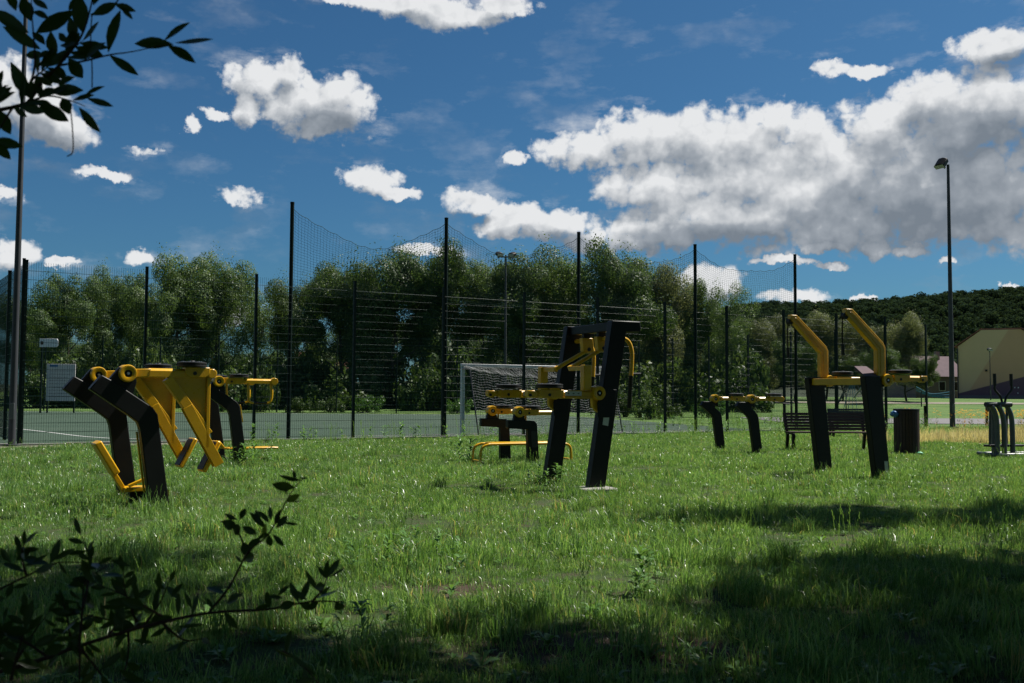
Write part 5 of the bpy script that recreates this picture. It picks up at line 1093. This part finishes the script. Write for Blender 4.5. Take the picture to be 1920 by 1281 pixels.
LOWER_TWIG = {'stem': [[(-1.037, 1.9, 0.649), (-0.979, 1.942, 0.663), (-0.889, 1.945, 0.689), (-0.822, 1.907, 0.718), (-0.685, 1.862, 0.766), (-0.555, 1.852, 0.796), (-0.456, 1.886, 0.796), (-0.385, 1.933, 0.801), (-0.322, 1.949, 0.798)], [(-0.584, 1.95, 0.774), (-0.536, 1.921, 0.831), (-0.489, 1.874, 0.904), (-0.445, 1.85, 0.942), (-0.412, 1.872, 1.013), (-0.395, 1.92, 1.041)], [(-1.015, 1.887, 0.795), (-0.938, 1.852, 0.837), (-0.894, 1.861, 0.86), (-0.856, 1.906, 0.877), (-0.791, 1.945, 0.868)], [(-0.791, 1.854, 0.733), (-0.802, 1.891, 0.796), (-0.817, 1.936, 0.837), (-0.782, 1.948, 0.863)], [(-0.7, 1.925, 0.753), (-0.678, 1.95, 0.794), (-0.653, 1.929, 0.839)], [(-0.507, 1.94, 0.894), (-0.509, 1.896, 0.926), (-0.511, 1.856, 0.961)], [(-0.367, 1.865, 0.815), (-0.345, 1.851, 0.841), (-0.342, 1.882, 0.861)], [(-0.795, 1.869, 0.727), (-0.774, 1.916, 0.666), (-0.77, 1.949, 0.622)], [(-0.735, 1.943, 0.74), (-0.735, 1.945, 0.694), (-0.733, 1.905, 0.644)], [(-0.947, 1.92, 0.671), (-0.886, 1.872, 0.75), (-0.848, 1.85, 0.794)], [(-0.788, 1.852, 0.732), (-0.792, 1.862, 0.657)], [(-0.657, 1.893, 0.772), (-0.626, 1.938, 0.726), (-0.583, 1.948, 0.729)], [(-0.439, 1.95, 0.702), (-0.403, 1.928, 0.69), (-0.353, 1.88, 0.659)], [(-0.637, 1.895, 0.771), (-0.662, 1.855, 0.801), (-0.709, 1.857, 0.825), (-0.784, 1.898, 0.841)], [(-0.74, 1.851, 0.751), (-0.74, 1.884, 0.759), (-0.751, 1.931, 0.767), (-0.744, 1.95, 0.785)], [(-0.706, 1.918, 0.753), (-0.755, 1.949, 0.756), (-0.793, 1.935, 0.769), (-0.821, 1.889, 0.787)], [(-0.715, 1.944, 0.746), (-0.715, 1.904, 0.79), (-0.712, 1.86, 0.836), (-0.713, 1.853, 0.87)], [(-0.922, 1.871, 0.668), (-0.903, 1.85, 0.715), (-0.904, 1.875, 0.75), (-0.923, 1.923, 0.782)], [(-0.79, 1.864, 0.802), (-0.801, 1.909, 0.837), (-0.817, 1.946, 0.882), (-0.83, 1.941, 0.923)], [(-0.835, 1.939, 0.71), (-0.849, 1.948, 0.732), (-0.84, 1.913, 0.767), (-0.827, 1.866, 0.809)], [(-0.926, 1.926, 0.848), (-0.911, 1.879, 0.881), (-0.899, 1.85, 0.907), (-0.904, 1.868, 0.917)], [(-0.847, 1.855, 0.713), (-0.888, 1.858, 0.738), (-0.956, 1.9, 0.75), (-1.023, 1.942, 0.744)], [(-0.951, 1.885, 0.708), (-1.005, 1.932, 0.704), (-1.048, 1.95, 0.722), (-1.068, 1.921, 0.757)], [(-0.983, 1.949, 0.691), (-0.987, 1.934, 0.728), (-0.981, 1.887, 0.786), (-0.982, 1.852, 0.83)], [(-0.959, 1.902, 0.703), (-0.947, 1.859, 0.738), (-0.937, 1.854, 0.758), (-0.949, 1.891, 0.769)], [(-0.946, 1.85, 0.813), (-0.998, 1.877, 0.82), (-1.059, 1.925, 0.813), (-1.112, 1.95, 0.796)]], 'hang': [], 'leaf': [(-0.475, 1.881, 0.936, -0.502, 1.874, 0.951, 0.0137), (-0.468, 1.925, 0.94, -0.498, 1.91, 0.974, 0.0123), (-0.474, 1.908, 0.949, -0.488, 1.916, 0.979, 0.0113), (-0.451, 1.875, 0.959, -0.469, 1.859, 0.982, 0.0102), (-0.45, 1.882, 0.962, -0.454, 1.888, 0.988, 0.012), (-0.448, 1.905, 0.95, -0.434, 1.892, 0.982, 0.0104), (-0.443, 1.895, 0.946, -0.423, 1.901, 0.969, 0.0138), (-0.43, 1.894, 0.956, -0.402, 1.899, 0.952, 0.0069), (-0.466, 1.937, 0.927, -0.465, 1.944, 0.904, 0.0141), (-0.448, 1.891, 0.934, -0.423, 1.88, 0.914, 0.0103), (-0.519, 1.888, 0.958, -0.548, 1.888, 0.958, 0.0077), (-0.526, 1.931, 0.956, -0.554, 1.941, 0.966, 0.0088), (-0.509, 1.885, 0.962, -0.503, 1.901, 0.982, 0.012), (-0.408, 1.898, 1.034, -0.415, 1.905, 1.055, 0.0069), (-0.396, 1.869, 1.042, -0.376, 1.854, 1.043, 0.0043), (-0.422, 1.876, 1.01, -0.421, 1.89, 1.026, 0.0068), (-0.418, 1.914, 0.992, -0.4, 1.927, 0.993, 0.0026), (-0.46, 1.912, 0.934, -0.481, 1.908, 0.925, 0.0087), (-0.384, 1.901, 0.811, -0.412, 1.905, 0.828, 0.0113), (-0.405, 1.929, 0.8, -0.423, 1.927, 0.84, 0.0132), (-0.401, 1.931, 0.802, -0.386, 1.935, 0.844, 0.0132), (-0.364, 1.926, 0.811, -0.348, 1.926, 0.829, 0.0088), (-0.352, 1.915, 0.848, -0.347, 1.91, 0.885, 0.0113), (-0.348, 1.902, 0.851, -0.364, 1.892, 0.876, 0.0078), (-0.336, 1.868, 0.859, -0.303, 1.851, 0.88, 0.006), (-0.458, 1.916, 0.792, -0.463, 1.915, 0.824, 0.014), (-0.447, 1.932, 0.813, -0.427, 1.944, 0.83, 0.0079), (-0.427, 1.891, 0.816, -0.458, 1.908, 0.816, 0.0086), (-0.34, 1.907, 0.835, -0.36, 1.917, 0.82, 0.0069), (-0.533, 1.893, 0.805, -0.502, 1.882, 0.825, 0.0172), (-0.62, 1.874, 0.765, -0.563, 1.862, 0.773, 0.0077), (-0.664, 1.908, 0.821, -0.662, 1.894, 0.865, 0.0122), (-0.627, 1.862, 0.822, -0.609, 1.874, 0.846, 0.011), (-0.615, 1.868, 0.831, -0.613, 1.866, 0.788, 0.0119), (-0.615, 1.899, 0.825, -0.601, 1.903, 0.793, 0.0078), (-0.706, 1.9, 0.814, -0.683, 1.916, 0.824, 0.0138), (-0.719, 1.92, 0.823, -0.719, 1.923, 0.855, 0.0122), (-0.722, 1.909, 0.83, -0.761, 1.91, 0.845, 0.0113), (-0.788, 1.937, 0.867, -0.83, 1.927, 0.86, 0.0097), (-0.761, 1.915, 0.881, -0.724, 1.917, 0.869, 0.0096), (-0.737, 1.863, 0.895, -0.761, 1.856, 0.884, 0.0085), (-0.961, 1.934, 0.871, -0.987, 1.944, 0.899, 0.0123), (-0.915, 1.861, 0.887, -0.882, 1.854, 0.915, 0.0136), (-0.885, 1.861, 0.883, -0.863, 1.873, 0.897, 0.0093), (-0.851, 1.869, 0.887, -0.802, 1.853, 0.912, 0.0102), (-0.886, 1.939, 0.874, -0.883, 1.937, 0.894, 0.0079), (-0.901, 1.885, 0.841, -0.923, 1.869, 0.836, 0.0086), (-0.905, 1.891, 0.75, -0.873, 1.886, 0.785, 0.0121), (-0.812, 1.902, 0.803, -0.862, 1.884, 0.812, 0.0069), (-0.79, 1.872, 0.829, -0.801, 1.861, 0.853, 0.0094), (-0.795, 1.895, 0.834, -0.77, 1.888, 0.849, 0.0095), (-0.814, 1.909, 0.782, -0.84, 1.901, 0.792, 0.0087), (-0.822, 1.933, 0.762, -0.804, 1.949, 0.771, 0.0106), (-0.717, 1.865, 0.729, -0.707, 1.854, 0.706, 0.0102), (-0.773, 1.905, 0.676, -0.729, 1.915, 0.712, 0.0139), (-0.722, 1.865, 0.689, -0.67, 1.854, 0.669, 0.0136), (-0.766, 1.897, 0.671, -0.753, 1.903, 0.644, 0.0121), (-0.721, 1.932, 0.727, -0.688, 1.945, 0.719, 0.0088), (-0.425, 1.924, 0.709, -0.364, 1.907, 0.668, 0.0096), (-0.668, 1.938, 0.761, -0.653, 1.942, 0.734, 0.0079), (-0.603, 1.867, 0.744, -0.612, 1.858, 0.724, 0.0076), (-0.723, 1.91, 0.742, -0.747, 1.906, 0.735, 0.0104), (-0.797, 1.896, 0.726, -0.785, 1.907, 0.701, 0.0095), (-0.86, 1.926, 0.7, -0.882, 1.928, 0.675, 0.0114), (-0.909, 1.923, 0.683, -0.926, 1.92, 0.71, 0.0105), (-0.956, 1.938, 0.669, -0.982, 1.942, 0.694, 0.0124), (-0.908, 1.937, 0.755, -0.927, 1.921, 0.767, 0.0106), (-0.978, 1.931, 0.822, -1.002, 1.933, 0.839, 0.0123), (-0.946, 1.917, 0.836, -0.953, 1.906, 0.81, 0.0122), (-0.855, 1.904, 0.877, -0.835, 1.896, 0.857, 0.0087), (-0.659, 1.868, 0.792, -0.677, 1.851, 0.804, 0.0102), (-0.662, 1.933, 0.823, -0.687, 1.939, 0.84, 0.0106), (-0.635, 1.876, 0.847, -0.622, 1.868, 0.872, 0.0094), (-0.559, 1.897, 0.794, -0.576, 1.909, 0.812, 0.0086), (-0.498, 1.869, 0.885, -0.516, 1.886, 0.895, 0.006), (-0.825, 1.936, 0.675, -0.845, 1.926, 0.667, 0.0123), (-0.812, 1.911, 0.667, -0.785, 1.906, 0.66, 0.0122), (-0.878, 1.916, 0.78, -0.854, 1.901, 0.805, 0.0105), (-0.942, 1.898, 0.695, -0.925, 1.901, 0.664, 0.0121), (-0.672, 1.91, 0.784, -0.679, 1.917, 0.809, 0.0084), (-0.695, 1.931, 0.787, -0.721, 1.922, 0.787, 0.0099), (-0.691, 1.872, 0.809, -0.694, 1.868, 0.846, 0.0134), (-0.722, 1.906, 0.812, -0.763, 1.922, 0.796, 0.0111), (-0.747, 1.917, 0.819, -0.763, 1.925, 0.847, 0.0089), (-0.778, 1.938, 0.824, -0.805, 1.929, 0.827, 0.0101), (-0.777, 1.881, 0.844, -0.798, 1.878, 0.867, 0.0106), (-0.743, 1.884, 0.755, -0.72, 1.889, 0.763, 0.01), (-0.759, 1.936, 0.75, -0.763, 1.924, 0.787, 0.0124), (-0.742, 1.901, 0.767, -0.72, 1.908, 0.764, 0.0082), (-0.737, 1.899, 0.776, -0.752, 1.914, 0.807, 0.0112), (-0.739, 1.919, 0.782, -0.72, 1.933, 0.779, 0.0077), (-0.714, 1.869, 0.802, -0.699, 1.858, 0.826, 0.0091), (-0.713, 1.865, 0.773, -0.731, 1.877, 0.79, 0.0093), (-0.759, 1.937, 0.761, -0.781, 1.92, 0.751, 0.0102), (-0.773, 1.923, 0.768, -0.785, 1.931, 0.798, 0.0095), (-0.797, 1.933, 0.77, -0.816, 1.924, 0.744, 0.0141), (-0.812, 1.917, 0.778, -0.819, 1.908, 0.802, 0.0075), (-0.811, 1.866, 0.792, -0.845, 1.875, 0.79, 0.0089), (-0.696, 1.863, 0.791, -0.68, 1.871, 0.808, 0.0098), (-0.708, 1.883, 0.797, -0.724, 1.882, 0.82, 0.0078), (-0.731, 1.931, 0.799, -0.711, 1.922, 0.834, 0.0131), (-0.723, 1.897, 0.818, -0.745, 1.892, 0.838, 0.0114), (-0.718, 1.875, 0.835, -0.7, 1.874, 0.859, 0.011), (-0.719, 1.875, 0.845, -0.746, 1.885, 0.863, 0.0109), (-0.733, 1.909, 0.849, -0.709, 1.901, 0.863, 0.0097), (-0.745, 1.938, 0.855, -0.751, 1.932, 0.889, 0.0127), (-0.937, 1.914, 0.688, -0.932, 1.922, 0.712, 0.0084), (-0.915, 1.881, 0.72, -0.938, 1.864, 0.742, 0.0123), (-0.933, 1.931, 0.731, -0.93, 1.948, 0.752, 0.0105), (-0.902, 1.874, 0.769, -0.928, 1.861, 0.788, 0.0122), (-0.909, 1.895, 0.788, -0.916, 1.898, 0.823, 0.0128), (-0.816, 1.939, 0.82, -0.817, 1.956, 0.851, 0.0124), (-0.813, 1.939, 0.838, -0.842, 1.93, 0.842, 0.0126), (-0.8, 1.908, 0.863, -0.793, 1.906, 0.891, 0.0086), (-0.788, 1.879, 0.887, -0.804, 1.863, 0.903, 0.0098), (-0.79, 1.873, 0.904, -0.775, 1.868, 0.924, 0.0084), (-0.793, 1.867, 0.919, -0.818, 1.854, 0.929, 0.0108), (-0.797, 1.864, 0.934, -0.812, 1.868, 0.967, 0.0118), (-0.825, 1.899, 0.737, -0.802, 1.89, 0.767, 0.0129), (-0.83, 1.902, 0.746, -0.864, 1.899, 0.753, 0.0101), (-0.837, 1.913, 0.753, -0.844, 1.928, 0.773, 0.0071), (-0.828, 1.888, 0.769, -0.855, 1.893, 0.777, 0.0087), (-0.826, 1.878, 0.783, -0.834, 1.893, 0.81, 0.0091), (-0.843, 1.909, 0.788, -0.861, 1.897, 0.792, 0.0073), (-0.833, 1.881, 0.806, -0.837, 1.868, 0.837, 0.0112), (-0.907, 1.874, 0.876, -0.877, 1.867, 0.882, 0.0078), (-0.934, 1.926, 0.876, -0.944, 1.924, 0.909, 0.0108), (-0.913, 1.882, 0.891, -0.878, 1.879, 0.886, 0.0098), (-0.914, 1.881, 0.9, -0.933, 1.89, 0.931, 0.0104), (-0.905, 1.865, 0.908, -0.87, 1.857, 0.91, 0.0109), (-0.914, 1.886, 0.909, -0.907, 1.874, 0.943, 0.0112), (-0.929, 1.919, 0.909, -0.898, 1.908, 0.934, 0.0108), (-0.89, 1.884, 0.725, -0.903, 1.868, 0.745, 0.0086), (-0.924, 1.92, 0.725, -0.933, 1.916, 0.705, 0.0079), (-0.938, 1.912, 0.735, -0.962, 1.902, 0.754, 0.0121), (-0.931, 1.862, 0.756, -0.946, 1.855, 0.737, 0.0093), (-0.979, 1.922, 0.745, -1.008, 1.934, 0.757, 0.0084), (-0.978, 1.888, 0.755, -0.999, 1.9, 0.734, 0.0087), (-0.981, 1.864, 0.762, -1.008, 1.865, 0.765, 0.0076), (-0.971, 1.881, 0.715, -0.972, 1.878, 0.743, 0.0086), (-0.983, 1.878, 0.722, -1.018, 1.892, 0.72, 0.0102), (-1.001, 1.884, 0.73, -1.013, 1.9, 0.755, 0.0098), (-1.008, 1.869, 0.744, -1.04, 1.866, 0.737, 0.0131), (-1.038, 1.895, 0.75, -1.051, 1.903, 0.778, 0.0094), (-1.049, 1.888, 0.765, -1.073, 1.887, 0.78, 0.0088), (-0.949, 1.866, 0.736, -0.942, 1.859, 0.773, 0.0134), (-0.982, 1.918, 0.741, -1.013, 1.904, 0.758, 0.0145), (-0.98, 1.897, 0.767, -0.963, 1.888, 0.792, 0.0085), (-0.976, 1.873, 0.792, -1.005, 1.86, 0.796, 0.0112), (-1.012, 1.925, 0.798, -1.013, 1.932, 0.826, 0.0096), (-1.002, 1.89, 0.822, -1.026, 1.886, 0.844, 0.012), (-0.974, 1.918, 0.717, -0.95, 1.922, 0.735, 0.0093), (-0.982, 1.933, 0.726, -1.013, 1.948, 0.742, 0.0093), (-0.96, 1.899, 0.745, -0.931, 1.904, 0.753, 0.012), (-0.959, 1.904, 0.755, -0.975, 1.897, 0.778, 0.0082), (-0.952, 1.896, 0.768, -0.948, 1.904, 0.795, 0.0089), (-1.003, 1.904, 0.811, -1.031, 1.909, 0.822, 0.0089), (-1.017, 1.899, 0.816, -1.028, 1.915, 0.785, 0.0091), (-1.045, 1.922, 0.813, -1.072, 1.909, 0.837, 0.014), (-1.063, 1.925, 0.812, -1.084, 1.94, 0.776, 0.011), (-1.081, 1.925, 0.806, -1.115, 1.92, 0.816, 0.0127), (-1.078, 1.889, 0.808, -1.095, 1.88, 0.795, 0.0076)]}
def leaf_mesh(name, cup, bend):
    """pointed oval leaf of unit length along +x, half width 0.5 in y, folded along its midrib"""
    prof = [(0.0, 0.03), (0.14, 0.22), (0.34, 0.44), (0.55, 0.50), (0.76, 0.36), (0.91, 0.15), (1.0, 0.0)]
    V, F = [], []
    for i, (x, w) in enumerate(prof):
        z = bend*math.sin(x*math.pi)*0.5
        if w == 0: V.append((x, 0, z))
        else: V += [(x, -w, z+cup*w), (x, 0, z), (x, w, z+cup*w)]
    for i in range(len(prof)-2):
        k = i*3; F += [(k, k+3, k+4, k+1), (k+1, k+4, k+5, k+2)]
    k = (len(prof)-2)*3; F4 = np.array(F); F3 = np.array([(k, k+3, k+1), (k+1, k+3, k+2)])
    me = np_mesh(name, V, [F4, F3], MATS['shrub_leaf']); me.shade_smooth(); return me
LEAF = [leaf_mesh('leaf', 0.35, 0.10), leaf_mesh('leaf', 0.15, -0.12), leaf_mesh('leaf', 0.5, 0.05)]
def put_leaf(parent, A, B, w, k, roll):
    A, B = Vector(A), Vector(B); t = B-A; L = t.length; x = t.normalized()
    c = Vector((0, -1, 0.25)); n = (c - x*c.dot(x)).normalized(); n = Matrix.Rotation(roll, 3, x) @ n; y = n.cross(x)
    M = Matrix((x*L, y*w*1.05, n*w*0.8)).transposed().to_4x4(); M.translation = A
    o = link('leaf', LEAF[k % 3], None, parent); o.matrix_local = M
    return o
def shrub(name, loc, D, r0, foot, lab, extra, seed):
    rg = random.Random(seed); o = empty(name, (0, 0, 0), label=lab, cat='shrub')
    br = []
    for i, s in enumerate(D['stem']):
        p = curve_pts(s, 4); n = len(p); ra = r0 if i == 0 else r0*0.55
        b = MB().tube(p, [ra*(1-0.75*k/(n-1)) for k in range(n)], 7).build('branch', MATS['twig'], o); br.append((b, p))
    for s in D['hang']:
        MB().tube(curve_pts(s, 3), 0.0012, 5).build('thread', MATS['twig'], o)
    for i, (x, y, z, x2, y2, z2, w) in enumerate(D['leaf']):
        A = Vector((x, y, z)); b = min(br, key=lambda q: min((v-A).length for v in q[1]))[0]
        put_leaf(b, A, (x2, y2, z2), w, i, rg.uniform(-0.5, 0.5))
    # stem joining the twigs to the ground beside the camera, out of the picture
    for f in foot:
        MB().tube(curve_pts(f, 5), [r0*2.2-(r0*1.2)*k/(5*(len(f)-1)) for k in range(5*(len(f)-1)+1)], 8).build('stem', MATS['twig'], o)
    for (b, p) in br:
        if not extra: break
        for v in p[1::2]:
            if rg.random() < extra:
                d = Vector((rg.gauss(0, 1), rg.gauss(0, 0.6), rg.gauss(0.2, 0.8))).normalized()*rg.uniform(0.03, 0.055)
                put_leaf(b, v, v+d, rg.uniform(0.012, 0.020), rg.randrange(3), rg.uniform(-1.2, 1.2))
    return o
u0 = UPPER_TWIG['stem'][0][0]; u3 = UPPER_TWIG['stem'][3][-1]; l0 = LOWER_TWIG['stem'][0][0]; l2 = LOWER_TWIG['stem'][2][0]
shrub('leafy_shrub', None, UPPER_TWIG, 0.0042, [[u0, (-1.35, 1.75, 1.45), (-1.6, 1.7, 0.8), (-1.65, 1.7, -0.05)], [u3, (-1.30, 1.74, 1.40), (-1.5, 1.7, 0.95)]], 'dark leafy twig hanging against the sky in the upper corner', 0.0, 4)
shrub('leafy_shrub', None, LOWER_TWIG, 0.0052, [[l0, (-1.25, 1.9, 0.5), (-1.5, 1.85, 0.25), (-1.55, 1.85, -0.05)], [l2, (-1.3, 1.88, 0.62), (-1.48, 1.86, 0.3)]], 'dark leafy twigs spreading over the grass in the lower corner', 0.9, 9)

# ------------------------------------------------------------------ trees beside and behind the camera that shade the foreground
def shade_tree(seed, foot, lobes, lab, leaf=0.13):
    rg = random.Random(seed); rng = np.random.default_rng(seed); o = empty('tree', (foot[0], foot[1], 0), label=lab, cat='tree', group='trees beside the camera')
    F = Vector((foot[0], foot[1], 0)); T = MB(); C = sum((Vector(l[0]) for l in lobes), Vector())/len(lobes) - F
    fork = C*0.35; fork.z = C.z*0.55
    T.tube(curve_pts([(0, 0, -0.3), tuple(fork*0.5 - Vector((fork.x*.15, 0, 0))), tuple(fork)], 5), [0.22-0.008*k for k in range(11)], 10)
    parts = []
    for cen, rad, n, per in lobes:
        Cl = Vector(cen)-F; T.tube([tuple(fork), tuple((fork+Cl)/2+Vector((0, 0, .3))), tuple(Cl)], [0.12, 0.08, 0.04], 7)
        for i in range(n):
            d = np.array([rg.gauss(0, 1), rg.gauss(0, 1), rg.gauss(0, 1)]); d /= np.linalg.norm(d); r = rg.random()**0.45
            c = np.array(Cl) + d*np.array(rad)*r; k = rg.uniform(0.35, 0.62)
            parts.append(leaves(rng, c, (k, k, k*0.7), per, leaf, leaf*0.6))
            if i % 2 == 0: T.tube([tuple(Cl), tuple((np.array(Cl)+c)/2+np.array([0, 0, .1])), tuple(c)], [0.035, 0.02, 0.006], 5)
    V, Fc = gather(parts); link('crown', np_mesh('shade_crown', V, Fc, MATS['alder']), None, o); T.build('trunk', MATS['bark'], o)
for a in SHADE: shade_tree(*a)
# the edge of the wood the photographer stands in
WOOD = [(-13, -5), (-8.5, -7.5), (-3.5, -6), (1.2, -8), (5.5, -5.5), (10.5, -4.0), (14.5, 0.5), (17.5, 6.0), (-17, -1)]
for i, (x, y) in enumerate(WOOD):
    place_tree('tree', TV[2 + i % 2], (x, y, 0), 11.5 + (i*7 % 4), 1.35, i*1.9, label='leafy tree at the edge of the wood behind the camera, '+nth(sorted(p[0] for p in WOOD).index(x), len(WOOD)), cat='tree', group='edge of the wood behind the camera')
